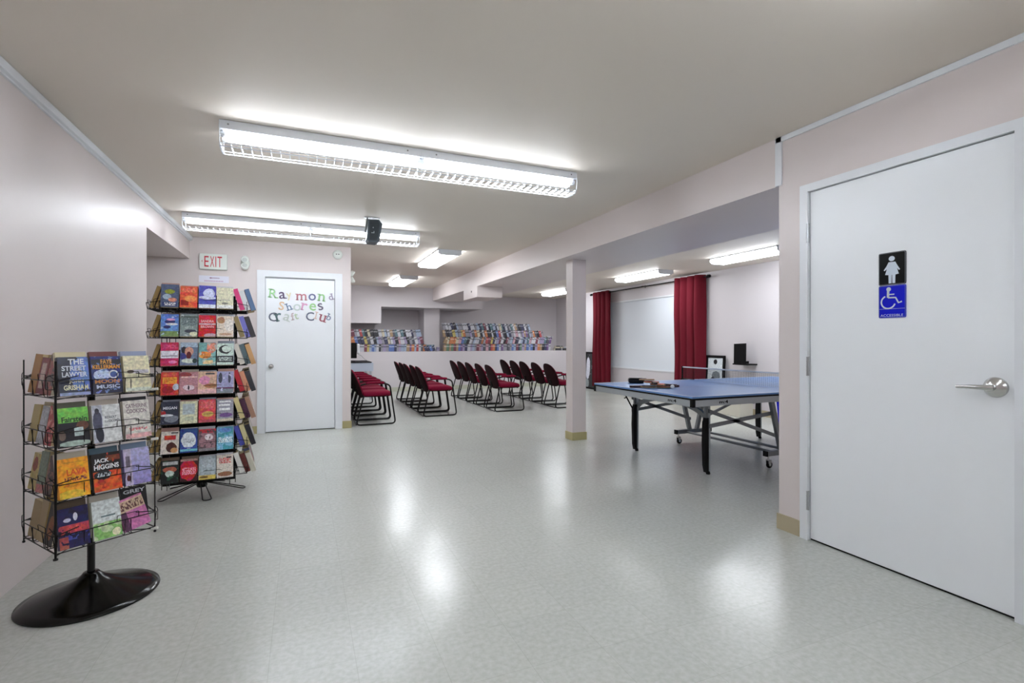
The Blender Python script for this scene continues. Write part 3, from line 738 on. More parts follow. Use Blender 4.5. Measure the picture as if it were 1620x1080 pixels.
# things lying on the table
zt2 = .7587
def paddle(x, y, z, rz, tilt, face, label, roll=0):
    r = tag(empty('paddle', (x, y, z), (roll, tilt, rz)), label, 'paddle', 'table tennis paddles piled on the blue table')
    ol = [(.085*math.cos(a)*1.0, .076*math.sin(a)) for a in [2*PI*k/28 for k in range(28)]]
    MB().prism(ol, -.003, .003, lambda a, c, h: (a, c, h)).build('blade', solid((196, 160, 112)), r)
    MB().prism([(p[0]*.985+.001, p[1]*.985) for p in ol if p[0] < .075], .0031, .006, lambda a, c, h: (a, c, h)).build('rubber_face', solid(face), r)
    MB().prism([(p[0]*.985+.001, p[1]*.985) for p in ol if p[0] < .075], -.006, -.0031, lambda a, c, h: (a, c, h)).build('rubber_back', solid((22, 20, 24)), r)
    b = MB(); b.prism([(.07, -.018), (.10, -.013), (.175, -.016), (.185, -.012), (.185, .012), (.175, .016), (.10, .013), (.07, .018)], -.010, .010, lambda a, c, h: (a, c, h)); fix(b.build('handle', solid((58, 34, 40)), r))
z0_ = zt2+.0105
paddle(3.33, 4.02, z0_, .05, 0, (120, 30, 26), 'dark red faced paddle at the bottom of the pile, handle pointing at the net')
paddle(3.19, 4.10, z0_, 2.85, 0, (26, 26, 60), 'dark blue faced paddle at the bottom of the pile, handle pointing at the table end')
paddle(3.29, 4.06, z0_+.0205, -1.1, 0, (206, 70, 40), 'orange red faced paddle, third from the table top')
paddle(3.25, 4.12, z0_+.041, -2.0, .0, (170, 46, 30), 'brick red faced paddle, second from the top of the pile')
paddle(3.24, 4.18, z0_+.0615, 1.2, .04, (140, 90, 60), 'brown faced paddle on the very top of the pile')
o = MB().lathe([(.02*math.sin(PI*k/12), -.02*math.cos(PI*k/12)) for k in range(13)], 20).build('ball', solid((232, 236, 240), .3), None, (3.325, 3.895, zt2+.02))
tag(o, 'small white table tennis ball in front of the paddles', 'ball')
r = tag(empty('black_case', (3.42, 4.60, zt2), (0, 0, -.5)), 'black rounded case lying on the blue table behind the paddles', 'case')
b = MB().box((-.085, -.05, 0), (.085, .05, .055), bev=.014); fix(b.build('body', 'black_plastic', r))
b = MB().box((-.0855, -.0505, .026), (.0855, .0505, .029)); b.build('zip', solid((50, 50, 60)), r)

# ------------------------------------------------------------------ window side: curtains, rod, posters, bracket, box, bin
def curtain(ya, yb, z0, z1, label, seed):
    rr = random.Random(seed)
    r = tag(empty('curtain', (XW-.10, (ya+yb)/2, 0)), label, 'curtain', 'red curtains at the wide window')
    n = 96; W = yb-ya; v = []; f = []
    ph = rr.random()*6; levels = 10
    for j in range(levels+1):
        z = z0+(z1-z0)*j/levels; amp = .085+.008*math.sin(j*.9+ph)
        for i in range(n+1):
            t = i/n; a = t*2*PI*4+ph+.35*math.sin(j*.5+t*7)*(1-j/levels)
            v.append((amp*math.sin(a)-.03+.012*math.sin(2.3*a+ph), -W/2+W*t+.045*math.cos(a+.3), z))
    for j in range(levels):
        for i in range(n): f.append((j*(n+1)+i, j*(n+1)+i+1, (j+1)*(n+1)+i+1, (j+1)*(n+1)+i))
    o = MB().add(v, f, 0, True).build('cloth', 'curtain', r)
    sm = o.modifiers.new('thickness', 'SOLIDIFY'); sm.thickness = .004
    for k in range(6):
        y = -W/2+W*(k+.5)/6
        MB().tube([( .028*math.cos(q), y+.0, 2.41+.028*math.sin(q)) for q in [2*PI*i/14 for i in range(14)]], .004, 6, closed=True).build('grommet', 'black_wire', r)
M['curtain'] = fabric('red_curtain_cloth', (92, 15, 29), (118, 28, 44), 500)
curtain(7.12, 7.83, .1, 2.45, 'red curtain with dark folds, right of the wide white window', 3)
curtain(10.12, 10.86, .1, 2.44, 'red curtain with dark folds, left end of the window beyond the column', 5)
r = tag(empty('curtain_rod', (XW-.10, 8.95, 2.41)), 'thin black curtain rod above the wide white window', 'curtain rod')
MB().tube([(0, -1.93, 0), (0, 2.05, 0)], .013, 10).build('rod', 'black_wire', r)
for y in (-1.95, 2.06): MB().tube([(0, y-.03, 0), (0, y+.03, 0)], .028, 12).build('finial', 'black_plastic', r)
for y in (-1.80, 0, 1.99):
    b = MB().tube([(.10, y, .02), (.0, y, .02), (0, y, -.0)], .007, 8); b.box((.092, y-.012, -.02), (.0995, y+.012, .05)); b.build('rod_bracket', 'chrome', r)
def poster(yc, w_, z0, h_, label, seed, lean=.05):
    r = tag(empty('framed_poster', (XW-.015-lean*h_-.03, yc, z0), (0, math.atan(lean), 0)), label, 'framed poster', 'black framed posters leaning on the window wall')
    H = h_; b = MB()
    for (a, c) in (((-w_/2, 0), (w_/2, .045)), ((-w_/2, H-.045), (w_/2, H)), ((-w_/2, .045), (-w_/2+.045, H-.045)), ((w_/2-.045, .045), (w_/2, H-.045))): b.box((-.012, a[0], a[1]), (.012, c[0], c[1]))
    fix(b.build('frame', 'black_plastic', r))
    g = cover_mat('poster_print', (214, 222, 226), seed, w_, H); 
    nt = g.node_tree
    sp = [n for n in nt.nodes if n.type == 'SEPXYZ'][0]
    for l in list(nt.links):
        if l.from_node == sp and l.from_socket.name == 'X': ts = l.to_socket; nt.links.remove(l); nt.links.new(sp.outputs[1], ts)
    b = MB().box((-.004, -w_/2+.04, .04), (.006, w_/2-.04, H-.04)); fix(b.build('print', g, r))
poster(6.885, .44, .001, .97, 'framed black and white poster leaning on the wall right of the curtain', [('e', .5, .88, .1, .045, (20, 20, 22)), ('e', .45, .62, .22, .09, (120, 128, 132)), ('e', .62, .45, .14, .16, (40, 42, 46)), ('e', .3, .3, .16, .12, (70, 74, 80))])
poster(11.10, .50, .001, .95, 'framed dark poster leaning on the wall half behind the far curtain', [('r', 0, 1, 0, 1, (30, 32, 36)), ('n', 9, .62, (110, 112, 120)), ('e', .75, .55, .2, .3, (222, 224, 236)), ('e', .8, .15, .2, .12, (150, 158, 160))])
r = tag(empty('wall_bracket', (XW, 6.22, .83)), 'black upright panel on a small black shelf bracket fixed to the far right wall', 'wall bracket')
b = MB(); b.prism([(-.115, .02), (.115, .02), (.125, .35), (-.105, .36)], -.20, -.17, lambda a, c, h: (h+.05*c, -(-a), c)); fix(b.build('panel', 'black_plastic', r))
b = MB().box((-.22, -.19, 0), (-.002, .12, .022)); b.box((-.20, -.02, .022), (-.002, .02, .06)); fix(b.build('shelf', 'black_plastic', r))
r = tag(empty('wall_switch', (XW, 11.5, .817)), 'small dark switch on the wall beside the far poster', 'switch'); MB().box((-.008, -.035, -.055), (-.001, .035, .055), bev=.002).build('plate', solid((200, 200, 200)), r); MB().box((-.012, -.015, -.02), (-.008, .015, .02)).build('toggle', 'black_plastic', r)
r = tag(empty('wall_outlet', (XW, 11.5, .346)), 'small white outlet low on the wall beside the far poster', 'outlet'); MB().box((-.008, -.04, -.06), (-.001, .04, .06), bev=.002).build('plate', 'white', r); MB().box((-.0095, -.012, .01), (-.008, .012, .03)).build('socket', 'dark_gap', r)
r = tag(empty('storage_box', (6.62, 6.35, 0), (0, 0, 0)), 'low cream box on the floor under the far wall, seen below the table', 'box')
b = MB().box((-.14, -.36, 0), (.14, .36, .235), bev=.006); fix(b.build('body', solid((214, 210, 196)), r)); b = MB().box((-.15, -.37, .236), (.15, .37, .265), bev=.006); fix(b.build('lid', solid((232, 232, 226)), r))
r = tag(empty('recycling_bin', (6.55, 5.07, 0)), 'bright blue recycling bin on the floor behind the table legs', 'bin')
b = MB().prism([(-.17, 0), (.17, 0), (.21, .36), (-.21, .36)], -.13, .13, lambda a, c, h: (h, a, c)); fix(b.build('body', 'blue', r)); b = MB(); b.tube([(x, y, .36) for x, y in rrect(.27, .43, .02)], .008, 6, closed=True); b.build('rim', solid((150, 160, 235)), r)

# ------------------------------------------------------------------ desk end, monitor, small white device by the far left
r = tag(empty('desk', (1.0, 11.2, 0)), 'pale blue sided desk with black top edge behind the leftmost chairs', 'desk')
MB().box((-.37, -.45, .775), (.32, .5, .795), bev=.004).build('top', 'black_plastic', r)
MB().box((-.36, -.44, .60), (.35, .49, .774)).build('skirt', solid((196, 208, 224)), r)
for x in (-.33, .30):
    for y in (-.40, .45): MB().box((x-.02, y-.02, 0), (x+.02, y+.02, .60)).build('leg', solid((190, 196, 204)), r)
r = tag(empty('monitor', (.86, 11.1, .795)), 'black monitor standing on the desk, cut off by the white wall edge', 'monitor')
MB().box((-.20, -.06, .07), (.185, -.02, .40), bev=.008).build('screen', 'black_plastic', r); MB().box((-.02, -.05, .008), (.05, -.02, .08)).build('neck', 'black_plastic', r); MB().box((-.12, -.14, 0), (.14, .08, .008)).build('foot', 'black_plastic', r)
r = tag(empty('webcam', (1.075, 11.03, .90)), 'small white device with a thin cable clipped beside the black monitor', 'device')
b = MB(); b.pad(rrect(.05, .22, .022, 5), .04, lambda a, c, h: (a, -h, c+.16)); fix(b.build('body', solid((228, 232, 236), .3), r))
MB().tube(curve_pts([(0, 0, .05), (.06, .0, .02), (.13, -.01, -.06), (.20, -.02, -.10)], .05), .004, 6).build('cable', solid((120, 120, 124)), r)

# ------------------------------------------------------------------ books on the ledge
def dull(c): return tuple(int(x*.8+y*.2) for x, y in zip(c, (150, 148, 158)))
PAL = [('white', (208, 210, 216)), ('grey', (150, 150, 158)), ('pale blue', (160, 178, 204)), ('navy blue', (40, 44, 74)), ('black', (28, 28, 34)), ('dark grey', (76, 76, 86)), ('lavender', (160, 148, 186)),
       ('pink', (204, 158, 170)), ('orange', (206, 120, 66)), ('maroon', (112, 46, 60)), ('teal', (74, 110, 118)), ('cream', (214, 204, 172)), ('green', (86, 124, 94)), ('blue', (80, 108, 176)), ('tan', (170, 140, 100)), ('red', (176, 60, 60)), ('purple', (106, 74, 128)), ('yellow', (204, 186, 96))]
W_TOP = [16, 9, 6, 8, 13, 9, 3, 2, 1, 2, 4, 4, 1, 1, 1, 1, 0, 0]
W_MID = [13, 7, 6, 6, 9, 6, 4, 4, 3, 3, 2, 4, 1, 2, 2, 2, 1, 1]
W_LOW = [6, 5, 8, 5, 3, 3, 8, 5, 3, 3, 3, 2, 3, 8, 3, 2, 4, 1]
bkmesh = []
for i, (nm_, c) in enumerate(PAL):
    c = dull(c)
    mb = MB(); t, h_, d_ = .5, 1, 1
    mb.box((-.5, 0, 0), (.5, .02, 1), 0); mb.box((-.5, .02, 0), (-.44, 1, 1), 0); mb.box((.44, .02, 0), (.5, 1, 1), 0); mb.box((-.44, .02, .02), (.44, .97, .975), 1)
    mb.box((-.501, -.003, .62), (.501, 0, .78), 2)
    l2 = tuple(min(255, int(x*.5+120)) if sum(c) < 420 else int(x*.62) for x in c)
    o = fix(mb.build('paperback', [solid(c, .45), 'page_white', solid(l2, .45)])); bkmesh.append(o.data); bpy.data.objects.remove(o)
ONES = ['', 'first', 'second', 'third', 'fourth', 'fifth', 'sixth', 'seventh', 'eighth', 'ninth', 'tenth', 'eleventh', 'twelfth', 'thirteenth', 'fourteenth', 'fifteenth', 'sixteenth', 'seventeenth', 'eighteenth', 'nineteenth']
def ordinal(n):
    if n < 20: return ONES[n]
    T = ['', '', 'twent', 'thirt', 'fort', 'fift', 'sixt', 'sevent'][n//10]
    return T+'ieth' if n % 10 == 0 else T+'y-'+ONES[n % 10]
rb = random.Random(11)
def book_row(x0, x1, z, pitch, lean, wts, side, rown, h_=.182, special=None):
    x = x0; k = 0
    while x < x1:
        t = pitch*rb.uniform(.72, 1.28); ci = rb.choices(range(len(PAL)), wts)[0]
        if special and x-x0 < special[0]: ci = rb.choice(special[1])
        o = bpy.data.objects.new('paperback', bkmesh[ci]); COL.objects.link(o)
        hh = h_*rb.uniform(.93, 1.0); a = lean*rb.uniform(.7, 1.2)
        tt = t*math.cos(a)*.97
        zoff = abs(math.sin(a))*tt/2
        o.location = (x+t/2+math.sin(-a)*0, 12.47+rb.uniform(0, .03), z+zoff); o.rotation_euler = (0, a, 0); o.scale = (tt, .11, hh*1.0/math.cos(a)*.97)
        k += 1
        tag(o, '%s spined paperback, %s from the left in the %s of the %s' % (PAL[ci][0], ordinal(k), rown, side), 'book', 'paperbacks stacked on the %s' % side)
        x += t
LE = .972
book_row(1.02, 2.80, LE, .0635, .05, W_LOW, 'left ledge', 'bottom row')
book_row(.95, 2.80, LE+.181, .0635, -.26, W_MID, 'left ledge', 'middle row')
book_row(.95, 2.70, LE+.362, .0635, -.24, W_TOP, 'left ledge', 'top row', special=(.12, [15, 9, 0]))
book_row(3.32, 6.35, LE, .064, .06, W_LOW, 'right ledge', 'bottom row', special=(.35, [12, 9, 10, 14]))
book_row(3.32, 6.35, LE+.181, .064, .30, W_MID, 'right ledge', 'second row', special=(.30, [8, 8, 11, 14]))
book_row(3.32, 6.15, LE+.362, .064, -.24, W_MID, 'right ledge', 'third row')
book_row(3.32, 5.72, LE+.543, .064, -.34, W_TOP, 'right ledge', 'top row')
# loose piles at the ends of the rows
def flat_book(x, y, z, sc, ci, rz, label):
    o = bpy.data.objects.new('paperback', bkmesh[ci]); COL.objects.link(o); o.scale = (sc[2], sc[1], sc[0]); o.rotation_euler = Euler((0, PI/2, rz)); o.location = (x, y, z+sc[2]/2)
    tag(o, label, 'book', 'loose paperbacks at the row ends')
flat_book(6.52, 12.46, LE, (.30, .14, .06), 4, 0, 'black book lying flat, bottom of the pile at the right end of the right ledge')
flat_book(6.83, 12.46, LE, (.28, .14, .06), 4, 0, 'black book lying flat at the far right end of the ledge')
flat_book(6.53, 12.46, LE+.061, (.22, .12, .035), 11, 0, 'cream book lying on the black book at the right end')
flat_book(6.80, 12.46, LE+.061, (.26, .12, .035), 0, .0, 'white book lying on the farthest right black book')
flat_book(6.55, 12.46, LE+.097, (.20, .12, .03), 4, .0, 'black book on top of the cream one at the right end')
flat_book(6.27, 12.46, LE+.363, (.18, .12, .03), 0, .0, 'white book lying flat past the end of the third row')
flat_book(2.87, 12.46, LE+.135, (.20, .12, .03), 10, .0, 'teal book lying flat over the leaning blue ones before the pillar')
for k, (x, ci, a) in enumerate(((2.86, 3, -.35), (2.93, 3, -.35), (3.0, 13, -.35), (3.07, 3, -.35), (3.17, 6, 0))):
    o = bpy.data.objects.new('paperback', bkmesh[ci]); COL.objects.link(o); o.location = (x, 12.45, LE+.012); o.scale = (.06, .12, .13 if k < 4 else .09); o.rotation_euler = (0, a, 0)
    tag(o, ['navy book leaning before the pillar, leftmost', 'navy book leaning before the pillar, second', 'blue book leaning before the pillar, third', 'navy book leaning before the pillar, fourth', 'small lavender book standing right before the pillar edge'][k], 'book', 'leaning books before the pillar')

# (the surplus of ledge books is merged at the end of the script)
# ------------------------------------------------------------------ paperbacks on the wire racks
def book(name_lbl, w_, h_, t, base, layers, texts, loc, rot, seed=0, group=None, page='page', parts=True):
    r = tag(empty('paperback', loc, rot), name_lbl, 'book', group)
    cm = cover_mat('cover_print', base, layers, w_, h_, seed) if layers else solid(base, .35)
    mats = [solid(base, .35), cm]; mb = MB(); c = .0012
    mb.box((-w_/2, -t, 0), (-w_/2+c, 0, h_), 0)                          # spine
    mb.box((-w_/2+c, -c, 0), (w_/2, 0, h_), 0)                           # back cover
    mb.box((-w_/2+c, -t, 0), (w_/2, -t+c, h_), 1)                        # front cover
    for (body, x0, x1, z0, z1, colr) in texts:
        mats.append(solid(colr, .4)); k = len(mats)-1
        put_text(mb, body, (x0-.5)*w_, (x1-.5)*w_, z0*h_, z1*h_, lambda x, z: (x, -t-.0004, z), k, .03)
    mb.build('cover', mats, r)
    MB().box((-w_/2+c, -t+c+.0002, .001), (w_/2-.0015, -c-.0002, h_-.0015)).build('page_block', page, r)
    return r
def face_place(center, ang, off, dist, z, lean):
    """position of a book bottom on the rack face with outward normal at ang (deg); off runs to the right seen from outside"""
    a = math.radians(ang); n = Vector((math.cos(a), math.sin(a), 0)); rt = Vector((-math.sin(a), math.cos(a), 0))
    p = Vector(center)+n*dist+rt*off; p.z = z
    return p, (-lean, 0, a+PI/2)
BK = (26, 22, 24)
# --- near rack, wide face: spec per tier (top first), three columns
R1C = (-.94, 2.99, 0); R1A = (-53.4, -143.4, 36.6, 126.6); HW = .189
TZ1 = [.974, .750, .527, .308]
WB, HB = .108, .172
S1 = {
 (0,0): ('dark blue paperback with large white title', (26, 34, 58), [('e', .78, .55, .4, .5, (92, 122, 196)), ('n', 30, .6, (24, 28, 44)), ('r', 0, 1, 0, .08, (150, 165, 205))], [('THE', .34, .86, .80, .95, (226, 230, 236)), ('STREET', .12, .92, .64, .77, (220, 226, 236)), ('LAWYER', .12, .94, .48, .61, (220, 226, 236)), ('JOHN', .32, .80, .30, .41, (226, 224, 200)), ('GRISHAM', .14, .94, .14, .27, (232, 228, 196))]),
 (0,1): ('blue paperback with orange title bands', (34, 44, 120), [('r', 0, 1, .66, .92, (24, 24, 40)), ('e', .35, .5, .3, .14, (190, 205, 235)), ('e', .72, .5, .17, .12, (220, 225, 235)), ('e', .72, .5, .12, .08, (60, 80, 150)), ('r', 0, 1, 0, .3, (30, 30, 60)), ('n', 40, .6, (110, 130, 190))], [('FAYE', .32, .70, .79, .92, (226, 160, 66)), ('KELLERMAN', .05, .95, .66, .77, (232, 160, 60)), ('MOON', .08, .90, .27, .37, (208, 140, 80)), ('MUSIC', .12, .90, .13, .23, (190, 200, 225))]),
 (0,2): ('cream paperback with small grey picture', (226, 220, 186), [('r', .18, .95, .50, .60, (196, 190, 200)), ('e', .25, .55, .13, .05, (90, 76, 66)), ('r', 0, 1, .0, .1, (214, 220, 204))], []),
 (1,0): ('green and black paperback with bottle picture', (22, 22, 34), [('r', 0, 1, .62, 1, (124, 208, 84)), ('e', .78, .52, .2, .12, (110, 66, 50)), ('r', .50, .80, .26, .48, (196, 214, 214)), ('e', .1, .3, .12, .12, (120, 100, 90)), ('e', .5, .08, .55, .07, (170, 190, 180))], [('Fairstein', .12, .95, .63, .77, (30, 60, 26))]),
 (1,1): ('white paperback with grey standing figure', (224, 226, 226), [('r', 0, .36, 0, 1, (190, 194, 206)), ('e', .18, .55, .16, .32, (78, 80, 104)), ('e', .18, .84, .08, .08, (60, 60, 76)), ('e', .22, .2, .14, .2, (40, 42, 56))], [('ROBERT', .44, .86, .62, .69, (110, 114, 124)), ("LUDLUM'S", .44, .96, .52, .59, (110, 114, 124))]),
 (1,2): ('cream white paperback with grey title and pink foot', (226, 222, 214), [('r', 0, 1, 0, .12, (232, 180, 180)), ('t', .15, .85, .2, .27, (226, 130, 140))], [('CATHERINE', .10, .92, .80, .91, (150, 130, 138)), ('COOKSON', .12, .88, .66, .77, (150, 130, 138))]),
 (2,0): ('orange yellow paperback with red title', (250, 170, 36), [('e', .4, .08, .45, .12, (236, 196, 60)), ('n', 22, .64, (236, 130, 30)), ('r', .08, .95, .88, .9, (214, 150, 40)), ('t', .2, .92, .42, .52, (120, 50, 60))], [('LAVA', .28, .94, .56, .72, (216, 82, 24))]),
 (2,1): ('black and orange paperback with bold white title', (30, 24, 26), [('r', 0, 1, 0, .52, (226, 92, 40)), ('r', .5, 1, .78, .92, (130, 60, 40)), ('e', .35, .42, .3, .12, (30, 34, 40)), ('n', 26, .66, (180, 60, 30)), ('t', .15, .62, .37, .48, (190, 200, 206))], [('JACK', .08, .60, .72, .86, (236, 238, 240)), ('HIGGINS', .06, .94, .57, .70, (236, 238, 240))]),
 (2,2): ('light violet paperback with pale left edge', (150, 142, 206), [('g', 0, .9, (186, 184, 226)), ('r', 0, .3, 0, 1, (196, 186, 214)), ('r', .08, .24, .5, .8, (110, 100, 120)), ('e', .14, .2, .08, .08, (90, 40, 50))], []),
 (3,0): ('navy paperback with white heart and red band', (26, 26, 84), [('r', 0, 1, .34, .58, (196, 70, 84)), ('r', .2, 1, .2, .36, (70, 80, 176)), ('r', 0, .3, 0, .3, (170, 80, 74)), ('n', 30, .6, (24, 20, 60)), ('t', .3, .95, .40, .54, (226, 90, 80)), ('e', .57, .76, .07, .1, (226, 226, 240)), ('e', .3, .7, .12, .05, (200, 200, 226))], []),
 (3,1): ('white paperback with green landscape foot', (222, 230, 226), [('r', 0, 1, 0, .42, (140, 196, 110)), ('n', 24, .58, (196, 216, 170)), ('r', 0, 1, .44, 1, (220, 228, 228)), ('r', .3, .8, .56, .6, (100, 124, 128)), ('e', .8, .12, .16, .1, (240, 236, 200))], []),
 (3,2): ('tilted pink paperback with tan title band', (206, 124, 178), [('r', 0, 1, .6, .95, (216, 188, 160)), ('r', 0, .25, 0, .6, (96, 60, 90)), ('t', .1, .95, .65, .9, (110, 70, 70))], []),
}
colname = ['left', 'middle', 'right']; tiern = ['top', 'second', 'third', 'bottom']
for (ti, ci), (ds, base, lay, tx) in S1.items():
    hb = HB*(1.0 if (ti, ci) != (1, 2) else 1.05); wb = WB*(1.06 if ci == 1 and ti == 0 else 1)
    p, rot = face_place(R1C, R1A[0], (ci-1)*.121, HW-.022, TZ1[ti]+.004, .22)
    if (ti, ci) == (3, 2): rot = (rot[0], -.22, rot[2]); p.z += .012; hb = .15
    book(ds+', %s of the %s tier, low rack' % (colname[ci], tiern[ti]), wb, hb, .024, base, lay, tx, p, rot, ti*3+ci, 'front books on the low round-base rack')
    # one taller book behind
    bc = [(206, 196, 160), (120, 60, 60), (150, 160, 190), (90, 90, 70), (200, 190, 180), (40, 40, 48), (210, 205, 190), (80, 110, 130), (120, 140, 170), (96, 80, 60), (206, 200, 190), (22, 22, 26)][ti*3+ci]
    bn = ['cream', 'dull red', 'pale blue', 'olive', 'light grey', 'dark', 'cream white', 'blue grey', 'slate blue', 'brown', 'off white', 'black'][ti*3+ci]
    p2, rot2 = face_place(R1C, R1A[0], (ci-1)*.121+.004, HW-.052, TZ1[ti]+.014, .22)
    tx2 = [('GREY', .1, .95, .86, .96, (215, 220, 225))] if (ti, ci) == (3, 2) else []
    book('%s paperback tucked behind the %s book of the %s tier, low rack' % (bn, colname[ci], tiern[ti]), WB, HB+.012, .022, bc, [], tx2, p2, rot2, 0, 'rear books on the low round-base rack', 'page_white')
S1L = [  # left face: (base, layers, description) two or three leaning books per tier, far to near
 [((170, 120, 50), [], 'tan aged'), ((122, 30, 44), [('r', .2, .75, .15, .85, (196, 176, 166))], 'wine red panelled'), ((60, 44, 48), [('n', 26, .5, (150, 70, 60))], 'dark patterned')],
 [((184, 166, 104), [], 'yellowed'), ((176, 182, 190), [('r', .1, .8, .1, .9, (190, 196, 206))], 'pale grey'), ((176, 44, 56), [('n', 26, .56, (222, 150, 140))], 'red')],
 [((196, 176, 110), [('e', .4, .7, .3, .2, (150, 60, 40))], 'mustard'), ((122, 140, 122), [('r', 0, 1, 0, .2, (200, 110, 110))], 'grey green'), ((66, 40, 44), [('n', 30, .55, (140, 90, 80))], 'dark brown')],
 [((176, 154, 112), [], 'kraft brown'), ((180, 158, 116), [], 'plain tan'), ((30, 26, 30), [('e', .5, .4, .3, .3, (150, 90, 50))], 'black')]]
for ti in range(4):
    for ci in range(3):
        base, lay, ds = S1L[ti][ci]
        p, rot = face_place(R1C, R1A[1], -.128+ci*.094, HW-.03, TZ1[ti]+.006, .16)
        rr = random.Random(ti*7+ci)
        book('%s paperback, %s on the wall side of the low rack, %s tier' % (ds, colname[ci], tiern[ti]), .088, HB+rr.uniform(-.01, .012), .022, base, lay, [], p, (rot[0], rr.uniform(-.05, .05), rot[2]+rr.uniform(-.03, .03)), ti*3+ci, 'wall side books on the low rack', ['page', 'page_tan', 'page_white'][(ti+ci) % 3])
        p, rot = face_place(R1C, R1A[1], -.128+ci*.094, HW-.062, TZ1[ti]+.010, .16)
        book('aged paperback behind the %s column on the wall side of the low rack, %s tier' % (colname[ci], tiern[ti]), .086, HB, .02, (186, 172, 134), [], [], p, rot, 0, 'wall side rear books on the low rack', 'page_tan')

def rack_pockets(r, angs, hw, wd, zs, ncol, rail, bot_r, dep, loops=True, ticks=0):
    for ai, ang in enumerate(angs):
        a = math.radians(ang); n = Vector((math.cos(a), math.sin(a), 0)); rt = Vector((-math.sin(a), math.cos(a), 0))
        def P(s_, d, z): q = n*d+rt*s_; return (q.x, q.y, z)
        for z in zs:
            b = MB(); h = wd/2
            b.tube([P(-h, hw, z), P(h, hw, z)], bot_r, 6)                        # floor rails
            b.tube([P(-h, hw-dep, z), P(h, hw-dep, z)], bot_r, 6)
            b.tube(curve_pts([P(-h, hw-dep*.8, z+rail+.02), P(-h, hw+.008, z+rail), P(h, hw+.008, z+rail), P(h, hw-dep*.8, z+rail+.02)], .012, 3), bot_r, 6)
            for k in range(ncol+1):
                s_ = -h+wd*k/ncol
                b.tube(curve_pts([P(s_, hw-dep, z+rail*.9), P(s_, hw-dep, z), P(s_, hw, z), P(s_, hw+.008, z+rail)], .008, 2), bot_r*.8, 5)
            for k in range(ticks):
                s_ = -h+wd*(k+.5)/ticks; b.tube([P(s_, hw-dep, z), P(s_, hw, z), P(s_, hw+.003, z+.018)], bot_r*.7, 5)
            if loops:                                                          # price tag frame on the front rail
                b.tube(curve_pts([P(h*.15, hw+.010, z+rail), P(h*.15, hw+.012, z+rail+.028), P(h*.62, hw+.012, z+rail+.028), P(h*.62, hw+.010, z+rail)], .006, 2), bot_r*.7, 5)
            b.tube(curve_pts([P(-h, hw, z+rail+.03), P(-h-.035, hw-.002, z+rail+.02), P(-h-.036, hw-.002, z+rail-.035), P(-h, hw, z+rail-.035)], .01, 3), bot_r*.75, 5)
            b.build('wire_pocket', 'black_wire', r)
# --- near rack body
r1 = tag(empty('book_rack', R1C), 'low black wire book rack on a round black base by the left wall', 'book rack')
MB().lathe([(.0, .0), (.268, .0), (.272, .004), (.270, .010), (.235, .022), (.16, .045), (.10, .068), (.055, .092), (.036, .110), (.030, .118), (0, .118)], 64).build('round_base', 'black_gloss', r1)
MB().tube([(0, 0, .10), (0, 0, 1.10)], .0155, 16).build('pole', 'black_gloss', r1)
zs1 = TZ1
rack_pockets(r1, R1A, HW, .372, zs1, 3, .075, .0022, .10)
for k, ang in enumerate(R1A):
    a = math.radians(ang+45 if k != 0 else ang-45); rr_ = HW*1.414
    c, s_ = math.cos(a), math.sin(a)
for ang, rad in ((-98.4, .0045), (-188.4, .003), (-8.4, .003), (81.6, .003)):
    a = math.radians(ang); x, y = HW*1.414*math.cos(a), HW*1.414*math.sin(a)
    b = MB().tube([(x, y, .288), (x, y, 1.135)], rad, 8); b.lathe([(0, .280), (rad*2, .283), (rad*2, .290), (0, .293)], 10, M_=Matrix.Translation((x, y, 0)))
    for z in (.300, .52, .74, .97, 1.06): b.tube([(0, 0, z), (x, y, z)], .0025, 6)
    b.build('corner_wire', 'black_wire', r1)
for z, y in ((.985, .0), (1.045, .0)):
    pass
for k, z in enumerate((.985, .74, .30)):
    a = math.radians(-8.4); x, y = HW*1.40*math.cos(a), HW*1.40*math.sin(a)
    MB().tube([(x-.012, y, z), (x+.016, y-.003, z+.002)], .007, 10).build('wire_end_cap', solid((226, 226, 220)), r1)
# --- tall rack
R2C = (-.76, 4.71, 0); A2 = -85.2; R2A = (A2, A2+90, A2+180, A2-90); HW2 = .325
TZ2 = [1.462-.2155*k for k in range(7)]; W2 = .118
r2 = tag(empty('book_rack', R2C), 'tall black wire book rack on five looped feet beside the white door', 'book rack')
rack_pockets(r2, R2A, HW2, .485, TZ2, 4, .045, .0024, .12, loops=True, ticks=12)
MB().tube([(0, 0, .05), (0, 0, 1.66)], .014, 12).build('pole', 'black_gloss', r2)
MB().lathe([(0, .045), (.035, .045), (.04, .06), (.03, .10), (.016, .12)], 20).build('hub', 'black_gloss', r2)
for k in range(5):
    a = math.radians(-74+72*k); n = Vector((math.cos(a), math.sin(a), 0)); t = Vector((-n.y, n.x, 0)); R_ = .30 if k != 0 else .29
    b = MB().tube(curve_pts([n*.02+t*.012+Vector((0, 0, .085)), n*R_+t*.030+Vector((0, 0, .008)), n*(R_+.016)+Vector((0, 0, .008)), n*R_-t*.030+Vector((0, 0, .008)), n*.02-t*.012+Vector((0, 0, .085))], .02, 3), .0042, 8); b.build('leg', 'black_wire', r2)
